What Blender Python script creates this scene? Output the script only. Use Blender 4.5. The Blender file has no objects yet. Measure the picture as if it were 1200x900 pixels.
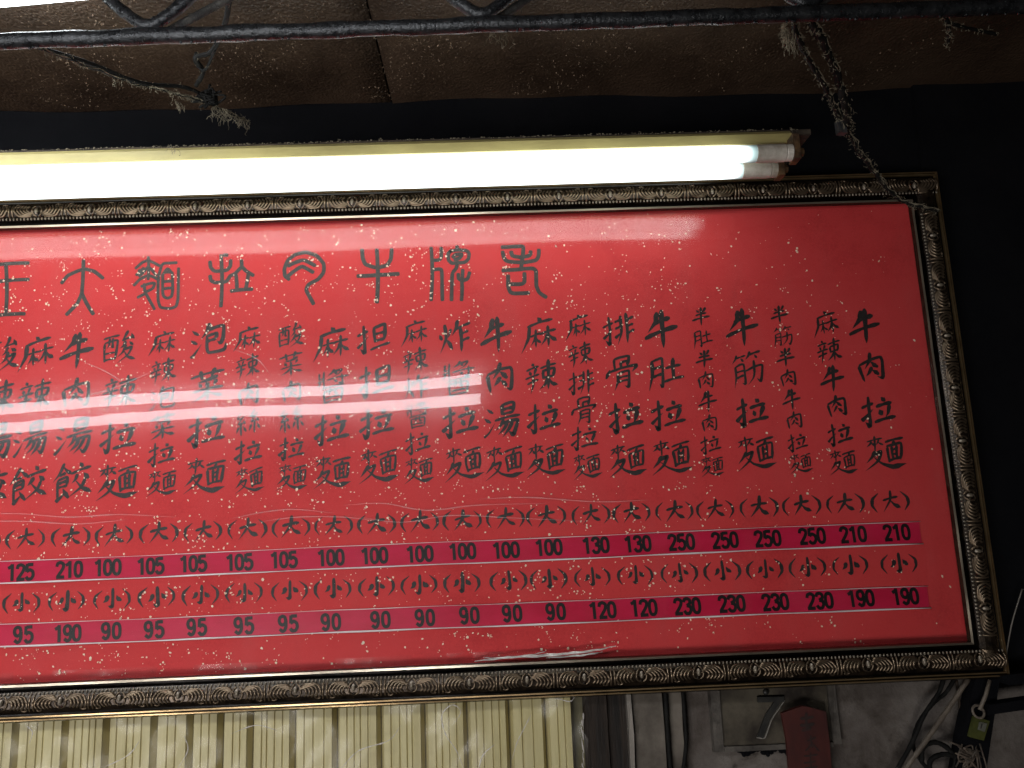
import bpy, bmesh, math, random
from mathutils import Vector, Matrix
R = math.radians
S = bpy.context.scene
C = S.collection
random.seed(7)

# ------------------------------------------------------------------ camera, world, exposure, lamp levels
# world: X along the wall to the right, Y into the wall, Z up, metres; the camera is the origin
AX = Vector((0.99905291, -0.0354861, 0.02517964))
AY = Vector((-0.01859408, 0.17500307, 0.98439229))
AZ = Vector((-0.03933875, -0.98392818, 0.1741775))
cam_d = bpy.data.cameras.new('camera'); cam = bpy.data.objects.new('camera', cam_d); C.objects.link(cam)
M = Matrix(((AX[0], -AX[1], -AX[2], 0), (AY[0], -AY[1], -AY[2], 0), (AZ[0], -AZ[1], -AZ[2], 0), (0, 0, 0, 1)))
cam.matrix_world = M
cam_d.sensor_width = 36; cam_d.lens = 27; cam_d.clip_start = 0.02; cam_d.clip_end = 60
S.camera = cam
W = bpy.data.worlds.new('World'); S.world = W; W.use_nodes = True
W.node_tree.nodes['Background'].inputs[0].default_value = (0.72, 0.68, 0.66, 1)
W.node_tree.nodes['Background'].inputs[1].default_value = 0.010
S.view_settings.view_transform = 'Standard'; S.view_settings.look = 'None'
S.view_settings.exposure = 0; S.view_settings.gamma = 1
S.cycles.max_bounces = 6; S.cycles.transparent_max_bounces = 24
S.cycles.caustics_reflective = False; S.cycles.caustics_refractive = False
S.cycles.sample_clamp_indirect = 3
TUBE_L = 5.0       # tubes over the board
TUBE2_L = 18.5     # tubes hanging in front of the board, seen mirrored in its pane
TUBE3_L = 14.0      # lamp on the ceiling, top left

# unseen fill light added low behind the viewer for lower board and cladding
al = bpy.data.lights.new('fill_light_area', 'AREA'); al.shape = 'RECTANGLE'; al.size = 2.2; al.size_y = .9; al.energy = 12.5; al.spread = R(75); al.color = (1.0, .97, .93)
alo = bpy.data.objects.new('fill_light_area', al); C.objects.link(alo); alo.location = (-1.7, -1.9, -1.6)
alo.rotation_euler = (Vector((-.55, 1.25, -.15)) - alo.location).to_track_quat('-Z', 'Y').to_euler()

def at(px, py, y):
    """point of the plane Y=y (parallel to the wall) seen at that place of the 1200x900 photograph"""
    d = Vector((px - 600, py - 450, 900.0))
    w = Vector((AX.dot(d), AY.dot(d), AZ.dot(d)))
    return w * (y / w[1])

# ------------------------------------------------------------------ helpers
def mesh_obj(name, verts, faces, mat=None, parent=None, smooth=False, mats=None, midx=None):
    me = bpy.data.meshes.new(name); me.from_pydata([tuple(v) for v in verts], [], faces); me.update()
    if mats:
        for m in mats: me.materials.append(m)
        if midx: me.polygons.foreach_set('material_index', midx)
    elif mat: me.materials.append(mat)
    if smooth: me.polygons.foreach_set('use_smooth', [True] * len(me.polygons))
    o = bpy.data.objects.new(name, me); C.objects.link(o)
    if parent: o.parent = parent
    return o
def tag(o, label=None, cat=None, group=None, kind=None):
    for k, v in (('label', label), ('category', cat), ('group', group), ('kind', kind)):
        if v: o[k] = v
    return o
def empty(name, loc=(0, 0, 0)):
    o = bpy.data.objects.new(name, None); C.objects.link(o); o.location = loc; o.empty_display_size = .05
    return o
def place_under(child, root):
    """parent with the child's mesh kept where it is in the world"""
    child.parent = root; child.matrix_parent_inverse = Matrix.Translation(-root.location)
class MB:
    def __init__(s): s.v = []; s.f = []
    def add(s, v, f):
        b = len(s.v); s.v += [Vector(p) for p in v]; s.f += [tuple(i + b for i in q) for q in f]
    def box(s, x0, x1, y0, y1, z0, z1, j=0):
        v = [Vector((x, y, z)) + (Vector([random.uniform(-j, j) for _ in range(3)]) if j else Vector((0, 0, 0)))
             for x in (x0, x1) for y in (y0, y1) for z in (z0, z1)]
        s.add(v, [(0, 1, 3, 2), (4, 6, 7, 5), (0, 4, 5, 1), (2, 3, 7, 6), (0, 2, 6, 4), (1, 5, 7, 3)])
    def tube(s, pts, r, n=8, cap=True, jit=0):
        pts = [Vector(p) for p in pts]
        rr = r if isinstance(r, (list, tuple)) else [r] * len(pts)
        t0 = (pts[1] - pts[0]).normalized()
        up = Vector((0, 0, 1)) if abs(t0.z) < .9 else Vector((0, 1, 0))
        u = t0.cross(up).normalized(); rings = []
        for i, p in enumerate(pts):
            t = (pts[min(i + 1, len(pts) - 1)] - pts[max(i - 1, 0)])
            t = t.normalized() if t.length > 1e-9 else t0
            u = (u - t * u.dot(t)).normalized(); w = t.cross(u)
            rings.append([p + (u * math.cos(a) + w * math.sin(a)) * rr[i] * (1 + random.uniform(-jit, jit))
                          for a in [2 * math.pi * k / n for k in range(n)]])
        v = [q for g in rings for q in g]; f = []
        for i in range(len(pts) - 1):
            for k in range(n):
                a = i * n + k; b = i * n + (k + 1) % n
                f.append((a, b, b + n, a + n))
        if cap: f.append(tuple(range(n - 1, -1, -1))); f.append(tuple(range(len(v) - n, len(v))))
        s.add(v, f)
    def blob(s, c, rx, ry, rz, n=8, m=5):
        v = []; f = []
        for i in range(m + 1):
            th = math.pi * i / m
            for k in range(n):
                a = 2 * math.pi * k / n
                v.append((c[0] + rx * math.sin(th) * math.cos(a), c[1] + ry * math.sin(th) * math.sin(a), c[2] + rz * math.cos(th)))
        for i in range(m):
            for k in range(n): f.append((i * n + k, i * n + (k + 1) % n, (i + 1) * n + (k + 1) % n, (i + 1) * n + k))
        s.add(v, f)
    def build(s, name, mat, parent=None, smooth=False, root=None):
        o = mesh_obj(name, s.v, s.f, mat, None, smooth)
        if parent is not None:
            o.parent = parent
            if root is not None: o.matrix_parent_inverse = Matrix.Translation(-root.location)
        return o
def spline(pts, n=10):
    pts = [Vector(p) for p in pts]
    if len(pts) < 3: return [pts[0].lerp(pts[-1], i / n) for i in range(n + 1)]
    P = [pts[0] * 2 - pts[1]] + pts + [pts[-1] * 2 - pts[-2]]; out = []
    for i in range(1, len(P) - 2):
        for k in range(n):
            t = k / n; a, b, c, d = P[i - 1], P[i], P[i + 1], P[i + 2]
            out.append(.5 * ((2 * b) + (c - a) * t + (2 * a - 5 * b + 4 * c - d) * t * t + (3 * b - a - 3 * c + d) * t ** 3))
    out.append(pts[-1]); return out

# ------------------------------------------------------------------ materials
def mat(name):
    m = bpy.data.materials.new(name); m.use_nodes = True
    nt = m.node_tree; b = nt.nodes['Principled BSDF']
    return m, nt, b
def N(nt, t, **k):
    n = nt.nodes.new(t)
    for a, v in k.items():
        if a in n.inputs: n.inputs[a].default_value = v
        else: setattr(n, a, v)
    return n
def coords(nt): return nt.nodes.new('ShaderNodeTexCoord').outputs['Object']
def ramp(nt, src, stops):
    r = nt.nodes.new('ShaderNodeValToRGB'); nt.links.new(src, r.inputs[0])
    e = r.color_ramp.elements
    while len(e) < len(stops): e.new(.5)
    for i, (p, c) in enumerate(stops):
        e[i].position = p; e[i].color = (*c, 1) if len(c) == 3 else c
    return r.outputs[0]
def noisy(name, c1, c2, scale=20, rough=.6, metal=0, bump=.3, bscale=None, bdist=.001, stretch=None, detail=6, lo=.35, hi=.65, spec=.5, rvar=0):
    m, nt, b = mat(name); L = nt.links.new; co = coords(nt)
    if stretch:
        mp = N(nt, 'ShaderNodeMapping'); mp.inputs['Scale'].default_value = stretch; L(co, mp.inputs[0]); co = mp.outputs[0]
    n = N(nt, 'ShaderNodeTexNoise', Scale=scale, Detail=detail, Roughness=.65); L(co, n.inputs[0])
    L(ramp(nt, n.outputs[0], [(lo, c1), (hi, c2)]), b.inputs['Base Color'])
    b.inputs['Roughness'].default_value = rough; b.inputs['Metallic'].default_value = metal
    b.inputs['Specular IOR Level'].default_value = spec
    if rvar:
        r = N(nt, 'ShaderNodeMapRange'); L(n.outputs[0], r.inputs[0]); r.inputs[3].default_value = rough - rvar; r.inputs[4].default_value = rough + rvar
        L(r.outputs[0], b.inputs['Roughness'])
    if bump:
        n2 = N(nt, 'ShaderNodeTexNoise', Scale=bscale or scale * 3, Detail=5, Roughness=.6); L(co, n2.inputs[0])
        bp = N(nt, 'ShaderNodeBump', Strength=bump, Distance=bdist); L(n2.outputs[0], bp.inputs['Height']); L(bp.outputs[0], b.inputs['Normal'])
    return m
def emitter(name, col, s):
    m, nt, b = mat(name)
    b.inputs['Base Color'].default_value = (.8, .8, .8, 1); b.inputs['Roughness'].default_value = .3
    b.inputs['Emission Color'].default_value = (*col, 1); b.inputs['Emission Strength'].default_value = s
    return m

def tube_mat(name, col, endcol, s, xa, xb):
    # frosted tube: dims toward its limb and over the last centimetres at its ends
    m, nt, b = mat(name); L = nt.links.new
    b.inputs['Base Color'].default_value = (.8, .8, .8, 1); b.inputs['Roughness'].default_value = .3
    lw = N(nt, 'ShaderNodeLayerWeight', Blend=.5)
    fc = N(nt, 'ShaderNodeMapRange'); L(lw.outputs['Facing'], fc.inputs[0])
    fc.inputs[1].default_value = .45; fc.inputs[2].default_value = .97; fc.inputs[3].default_value = 1; fc.inputs[4].default_value = .16
    sx = N(nt, 'ShaderNodeSeparateXYZ'); L(coords(nt), sx.inputs[0])
    e = N(nt, 'ShaderNodeMapRange', interpolation_type='SMOOTHSTEP'); L(sx.outputs[0], e.inputs[0])
    e.inputs[1].default_value = xa; e.inputs[2].default_value = xb; e.inputs[3].default_value = 1; e.inputs[4].default_value = .11
    mu = N(nt, 'ShaderNodeMath', operation='MULTIPLY'); L(fc.outputs[0], mu.inputs[0]); L(e.outputs[0], mu.inputs[1])
    m2 = N(nt, 'ShaderNodeMath', operation='MULTIPLY'); L(mu.outputs[0], m2.inputs[0]); m2.inputs[1].default_value = s
    L(m2.outputs[0], b.inputs['Emission Strength'])
    L(ramp(nt, e.outputs[0], [(.11, endcol), (.5, col)]), b.inputs['Emission Color'])
    return m
m_tube = tube_mat('lit tube', (.90, 1.0, .99), (.62, .92, .92), TUBE_L, -.095, -.058)
m_tube2 = emitter('lit tube front', (.95, .97, 1.0), TUBE2_L)
m_tube3 = emitter('lit diffuser', (.9, .97, 1.0), TUBE3_L)
m_capwhite = noisy('tube cap plastic', (.30, .26, .21), (.62, .58, .52), 26, .35, bump=.1)
m_ring = noisy('tube metal ring', (.45, .43, .40), (.6, .58, .55), 60, .3, 1, bump=.1)
m_housing = noisy('yellowed enamel', (.26, .215, .085), (.36, .30, .12), 30, .45, bump=.3, bscale=220, bdist=.0006, stretch=(.3, 1, 1))
m_housing2 = noisy('white enamel', (.6, .6, .56), (.75, .75, .7), 20, .4, bump=.1)
m_rust = noisy('burnt brown bakelite', (.020, .010, .006), (.12, .065, .025), 70, .6, bump=.8, bscale=120, bdist=.002)
m_dust = noisy('dust', (.10, .085, .06), (.30, .26, .19), 60, .95, bump=.6, spec=.1)
m_near_black = noisy('near black surface', (.0016, .0018, .0032), (.004, .004, .0055), 8, .85, bump=.4, bscale=60, bdist=.002, spec=.15)  # near-black tone for upper wall, brackets and the shade panel right of frame
m_darkwood = noisy('dark stained timber', (.008, .006, .005), (.045, .028, .018), 9, .65, bump=.6, bscale=60, bdist=.002, stretch=(4, 1, .35), spec=.3)
m_blackcable = noisy('black cable rubber', (.005, .005, .005), (.014, .013, .012), 60, .75, bump=.3, spec=.15)
m_whitecable = noisy('aged cream cable', (.09, .07, .055), (.16, .13, .10), 50, .55, bump=.2)
m_darkcream = noisy('dirty wire ends', (.03, .022, .016), (.16, .12, .09), 60, .6, bump=.3)
m_red_tag = noisy('dark red painted wood', (.035, .004, .003), (.075, .010, .006), 30, .6, bump=.3, stretch=(1, 1, .3))
m_tagink = noisy('faded black ink', (.010, .006, .005), (.03, .012, .010), 60, .7, bump=0)
m_green = noisy('yellow green plastic label', (.04, .045, .008), (.08, .085, .018), 40, .5, bump=.2)
m_paperlabel = noisy('grey paper slip', (.07, .07, .055), (.12, .12, .095), 50, .8, bump=.2)
m_metalstrip = noisy('dull aluminium edge', (.16, .14, .12), (.30, .27, .24), 40, .5, .3, bump=.2, stretch=(1, 1, .2))
m_concrete = noisy('grimy concrete', (.045, .035, .027), (.17, .145, .12), 11, .85, bump=.5, bscale=90, bdist=.0015, lo=.3, hi=.6)

# ink: black with worn greyish patches
m_ink = noisy('brush ink', (.012, .010, .010), (.030, .024, .022), 160, .55, bump=0, lo=.4, hi=.7)
m_titleink = noisy('title ink', (.030, .026, .024), (.055, .048, .042), 120, .6, bump=0)
m_digit = noisy('printed black', (.004, .004, .005), (.008, .007, .008), 100, .4, bump=0)
m_fleck = noisy('cream gold fleck', (.85, .60, .42), (.93, .80, .64), 300, .5, bump=0, lo=.45, hi=.55)

# red paper
m_paper, nt, b = mat('red rice paper'); L = nt.links.new; co = coords(nt)
n1 = N(nt, 'ShaderNodeTexNoise', Scale=4.0, Detail=6, Roughness=.7); L(co, n1.inputs[0])
n2 = N(nt, 'ShaderNodeTexNoise', Scale=260, Detail=3, Roughness=.7); L(co, n2.inputs[0])
mx = N(nt, 'ShaderNodeMath', operation='MULTIPLY_ADD'); L(n2.outputs[0], mx.inputs[0]); mx.inputs[1].default_value = .35
L(n1.outputs[0], mx.inputs[2])
L(ramp(nt, mx.outputs[0], [(.42, (.46, .024, .028)), (.62, (.61, .044, .047)), (.80, (.63, .052, .055)), (.98, (.70, .10, .095))]), b.inputs['Base Color'])
b.inputs['Roughness'].default_value = .75; b.inputs['Specular IOR Level'].default_value = .2
n3 = N(nt, 'ShaderNodeTexNoise', Scale=12, Detail=4, Distortion=1.2); L(co, n3.inputs[0])
bp = N(nt, 'ShaderNodeBump', Strength=.25, Distance=.004); L(n3.outputs[0], bp.inputs['Height']); L(bp.outputs[0], b.inputs['Normal'])

m_strip = noisy('crimson price strip', (.52, .008, .045), (.60, .014, .065), 30, .30, bump=.15, bscale=25, bdist=.001, stretch=(.4, 1, 1))
m_edge_glint = noisy('strip edge highlight', (.70, .60, .62), (.9, .86, .86), 30, .15, bump=.3, bscale=80, stretch=(.3, 1, 1))
m_scrap = noisy('torn clear film', (.55, .50, .48), (.90, .88, .86), 50, .25, bump=.6, bscale=120, bdist=.002)

# pane in front of the paper
def glass_mat(name, f0, rough_fac, rough, dirt, bump_s, bump_scale, stretch=(1, 1, 1), dirtcol=(.75, .72, .66), sharp=.0):
    m = bpy.data.materials.new(name); m.use_nodes = True; nt = m.node_tree; nt.nodes.clear(); L = nt.links.new
    out = N(nt, 'ShaderNodeOutputMaterial'); tr = N(nt, 'ShaderNodeBsdfTransparent')
    lw = N(nt, 'ShaderNodeLayerWeight', Blend=.5)
    pw = N(nt, 'ShaderNodeMath', operation='POWER'); L(lw.outputs['Facing'], pw.inputs[0]); pw.inputs[1].default_value = 5
    fr = N(nt, 'ShaderNodeMath', operation='MULTIPLY_ADD'); L(pw.outputs[0], fr.inputs[0]); fr.inputs[1].default_value = 1 - f0; fr.inputs[2].default_value = f0
    co = coords(nt); mp = N(nt, 'ShaderNodeMapping'); mp.inputs['Scale'].default_value = stretch; L(co, mp.inputs[0])
    nb = N(nt, 'ShaderNodeTexNoise', Scale=bump_scale, Detail=3, Distortion=.8); L(mp.outputs[0], nb.inputs[0])
    bp = N(nt, 'ShaderNodeBump', Strength=bump_s, Distance=.001); L(nb.outputs[0], bp.inputs['Height'])
    g1 = N(nt, 'ShaderNodeBsdfGlossy', Roughness=sharp); L(bp.outputs[0], g1.inputs['Normal'])
    g2 = N(nt, 'ShaderNodeBsdfGlossy', Roughness=rough)
    m1 = N(nt, 'ShaderNodeMixShader'); L(fr.outputs[0], m1.inputs[0]); L(tr.outputs[0], m1.inputs[1]); L(g1.outputs[0], m1.inputs[2])
    mpd = N(nt, 'ShaderNodeMapping'); mpd.inputs['Rotation'].default_value = (0, R(28), 0); mpd.inputs['Scale'].default_value = (2.6, 1, .7); L(co, mpd.inputs[0])
    nd = N(nt, 'ShaderNodeTexNoise', Scale=7, Detail=6, Roughness=.7); L(mpd.outputs[0], nd.inputs[0])
    def rng(lo, hi, a, c):
        r = N(nt, 'ShaderNodeMapRange'); L(nd.outputs[0], r.inputs[0])
        r.inputs[1].default_value = lo; r.inputs[2].default_value = hi; r.inputs[3].default_value = a; r.inputs[4].default_value = c
        return r.outputs[0]
    m2 = N(nt, 'ShaderNodeMixShader'); L(rng(.35, .7, rough_fac * .8, rough_fac * 1.25), m2.inputs[0]); L(m1.outputs[0], m2.inputs[1]); L(g2.outputs[0], m2.inputs[2])
    df = N(nt, 'ShaderNodeBsdfDiffuse'); df.inputs[0].default_value = (*dirtcol, 1)
    m3 = N(nt, 'ShaderNodeMixShader'); L(rng(.5, .78, dirt * .15, dirt), m3.inputs[0]); L(m2.outputs[0], m3.inputs[1]); L(df.outputs[0], m3.inputs[2])
    L(m3.outputs[0], out.inputs[0]); return m
m_glass = glass_mat('acrylic pane', .0150, .012, .15, .016, .10, 5.0, (1, 1, 2.0))
m_film = glass_mat('crumpled plastic film', .005, .012, .3, .10, 1.0, 14, (1, 1, .6), sharp=.08)

# carved gilt frame: pale worn ridges, crevice shade darkened into the colour
def gilt(name, dark, lite, lo, hi, metal=.85, rough=.34, scale=90):
    m, nt, b = mat(name); L = nt.links.new; co = coords(nt)
    g = N(nt, 'ShaderNodeNewGeometry'); n = N(nt, 'ShaderNodeTexNoise', Scale=scale, Detail=5); L(co, n.inputs[0])
    a = N(nt, 'ShaderNodeMath', operation='MULTIPLY_ADD'); L(n.outputs[0], a.inputs[0]); a.inputs[1].default_value = .22; L(g.outputs['Pointiness'], a.inputs[2])
    L(ramp(nt, a.outputs[0], [(lo, dark), (hi, lite)]), b.inputs['Base Color'])
    b.inputs['Metallic'].default_value = metal; b.inputs['Roughness'].default_value = rough
    n2 = N(nt, 'ShaderNodeTexNoise', Scale=400, Detail=3); L(co, n2.inputs[0])
    bp = N(nt, 'ShaderNodeBump', Strength=.35, Distance=.0005); L(n2.outputs[0], bp.inputs['Height']); L(bp.outputs[0], b.inputs['Normal'])
    return m
m_frame = gilt('antique bronze frame', (.005, .003, .0022), (.06, .04, .026), .58, .70, .6, .26)
m_orn = gilt('antique carved relief', (.006, .0035, .0025), (.22, .16, .108), .57, .74, .75, .28)
m_berry = gilt('worn relief berry', (.20, .165, .125), (.55, .48, .40), .55, .70, .35, .4)
m_gold = gilt('worn gold line', (.16, .095, .045), (.60, .42, .22), .52, .68, .9, .3, 40)
m_silver = gilt('worn pale gold lip', (.20, .15, .11), (.58, .49, .38), .52, .68, .9, .28, 30)

# plaster
m_plaster, nt, b = mat('dirty whitewashed plaster'); L = nt.links.new; co = coords(nt)
n1 = N(nt, 'ShaderNodeTexNoise', Scale=6, Detail=8, Roughness=.7); L(co, n1.inputs[0])
n2 = N(nt, 'ShaderNodeTexNoise', Scale=22, Detail=12, Roughness=.72, Distortion=.25); L(co, n2.inputs[0])
c1 = ramp(nt, n1.outputs[0], [(.32, (.07, .055, .047)), (.5, (.14, .12, .108)), (.7, (.22, .195, .178))])
c2 = ramp(nt, n2.outputs[0], [(.30, (.10, .08, .07)), (.40, (.75, .73, .7)), (.5, (1, 1, 1))])
mm = N(nt, 'ShaderNodeMix', data_type='RGBA', blend_type='MULTIPLY'); mm.inputs[0].default_value = .8
L(c1, mm.inputs[6]); L(c2, mm.inputs[7]); L(mm.outputs[2], b.inputs['Base Color'])
b.inputs['Roughness'].default_value = .9; b.inputs['Specular IOR Level'].default_value = .2
bp = N(nt, 'ShaderNodeBump', Strength=.9, Distance=.006); L(n2.outputs[0], bp.inputs['Height']); L(bp.outputs[0], b.inputs['Normal'])

# ceiling board: brown, sweating with small drops
m_ceil, nt, b = mat('brown ceiling board'); L = nt.links.new; co = coords(nt)
n1 = N(nt, 'ShaderNodeTexNoise', Scale=5, Detail=7, Roughness=.7); L(co, n1.inputs[0])
L(ramp(nt, n1.outputs[0], [(.3, (.024, .013, .008)), (.52, (.062, .037, .023)), (.72, (.088, .055, .035))]), b.inputs['Base Color'])
b.inputs['Roughness'].default_value = .42
n2 = N(nt, 'ShaderNodeTexNoise', Scale=90, Detail=4, Roughness=.6); L(co, n2.inputs[0])
vo = N(nt, 'ShaderNodeTexVoronoi', feature='SMOOTH_F1', Scale=230); L(co, vo.inputs[0])
bp0 = N(nt, 'ShaderNodeBump', Strength=.7, Distance=.002, invert=True); L(vo.outputs['Distance'], bp0.inputs['Height'])
bp = N(nt, 'ShaderNodeBump', Strength=.28, Distance=.0015); L(n2.outputs[0], bp.inputs['Height']); L(bp0.outputs[0], bp.inputs['Normal']); L(bp.outputs[0], b.inputs['Normal'])
m_drop = noisy('grease drop', (.15, .10, .065), (.32, .23, .16), 60, .12, bump=0, spec=.8)
m_steel = noisy('greasy black steel', (.010, .011, .013), (.040, .042, .045), 70, .28, .55, bump=.9, bscale=230, bdist=.0016, rvar=.1)
m_dustysteel = noisy('dusty steel', (.02, .02, .02), (.075, .07, .062), 60, .8, bump=.8, bscale=200, bdist=.002)
m_slat = noisy('cream corrugated sheet', (.44, .37, .16), (.62, .55, .29), 5, .5, bump=.25, bscale=30, stretch=(9, 1, .25), lo=.3, hi=.7)
m_slatgap = noisy('olive gap', (.09, .075, .025), (.15, .125, .05), 10, .6, bump=.2, stretch=(1, 1, .2))

# ------------------------------------------------------------------ structure: wall, ceiling
ZC = 0.745; YW = 1.285
w = MB(); w.box(-2.6, 2.4, YW, YW + .1, -1.9, ZC + .06)
tag(w.build('wall', m_plaster), kind='structure')
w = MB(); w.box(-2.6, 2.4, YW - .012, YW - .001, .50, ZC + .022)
tag(w.build('dark_upper_wall', m_near_black), kind='structure')
def ceil_z(x, y):
    i = 1 if x < -.163 else 2; ph = i * 2.1
    return ZC + .004 * math.sin(x * 7 + ph) * math.sin(y * 5 + ph) + .002 * math.sin(x * 23 + y * 17)
ceil = tag(empty('ceiling', (0, 0, ZC)), kind='structure')
seams = [-2.60, -1.383, -.163, 1.057, 2.277]
for i in range(len(seams) - 1):
    a, c = seams[i] + .002, seams[i + 1] - .002
    nx, ny = 24, 34; v = []; f = []
    ph = i * 2.1
    for yy in range(ny + 1):
        for xx in range(nx + 1):
            x = a + (c - a) * xx / nx; y = -.9 + (YW - .0135 + .9) * yy / ny
            v.append((x, y, ZC + .004 * math.sin(x * 7 + ph) * math.sin(y * 5 + ph) + .002 * math.sin(x * 23 + y * 17)))
    for yy in range(ny):
        for xx in range(nx):
            q = yy * (nx + 1) + xx; f.append((q, q + nx + 1, q + nx + 2, q + 1))
    nb = len(v)
    v += [(x, y, z + .012) for x, y, z in v]
    f += [tuple(k + nb for k in reversed(q)) for q in f]
    for e in ([k for k in range(nx)],):
        for k in e: f.append((k, k + 1, k + 1 + nb, k + nb))
    for k in range(ny):
        p, q = k * (nx + 1), (k + 1) * (nx + 1); f.append((p, p + nb, q + nb, q))
        p += nx; q += nx; f.append((p, q, q + nb, p + nb))
    o = mesh_obj('ceiling_panel', v, f, m_ceil, None, True); place_under(o, ceil)
back = MB(); back.box(-2.6, 2.4, -.9, YW - .013, ZC + .025, ZC + .05)
place_under(back.build('ceiling_backing', m_near_black), ceil)
# grease drops beading on the boards
d = MB()
for _ in range(6500):
    x = random.uniform(-.95, .75); y = random.uniform(.82, 1.26)
    if random.random() < max(0, (x + .1)) * .9: continue
    r = random.choice((.0006, .0008, .0010, .0014)) * random.uniform(.8, 1.2)
    z = ceil_z(x, y)
    n = 6; v = [(x + r * math.cos(k * 1.047), y + r * math.sin(k * 1.047), z + .0005) for k in range(n)]
    zt = z - r * .55
    v += [(x + .6 * r * math.cos(k * 1.047), y + .6 * r * math.sin(k * 1.047), zt + .0005) for k in range(n)] + [(x, y, zt - r * .3)]
    f = [(k, (k + 1) % n, n + (k + 1) % n, n + k) for k in range(n)] + [(n + k, n + (k + 1) % n, 2 * n) for k in range(n)]
    d.add(v, f)
o = d.build('grease_drops', m_drop, smooth=True); tag(o, 'tiny glistening grease drops beaded across the brown ceiling', 'grime', kind='stuff')

# ------------------------------------------------------------------ menu board
XL, XR, ZB, ZT = -1.08, .7265, -.2135, .5100
YP = 1.250
board = empty('menu_board', ((XL + XR) / 2, YP + .02, ZB - .057))
tag(board, 'long red framed menu board with black brush lettering and price strips', 'menu board')
bk = MB(); bk.box(XL - .03, XR + .03, YP + .001, YP + .022, ZB - .03, ZT + .03)
bk.build('backing_board', m_darkwood, board, root=board)
nx, nz = 120, 50; v = []; f = []
for j in range(nz + 1):
    for i in range(nx + 1):
        x = XL - .008 + (XR - XL + .016) * i / nx; z = ZB - .008 + (ZT - ZB + .016) * j / nz
        v.append((x, YP, z))
for j in range(nz):
    for i in range(nx): q = j * (nx + 1) + i; f.append((q, q + 1, q + nx + 2, q + nx + 1))
paper = mesh_obj('paper', v, f, m_paper); place_under(paper, board)

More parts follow.
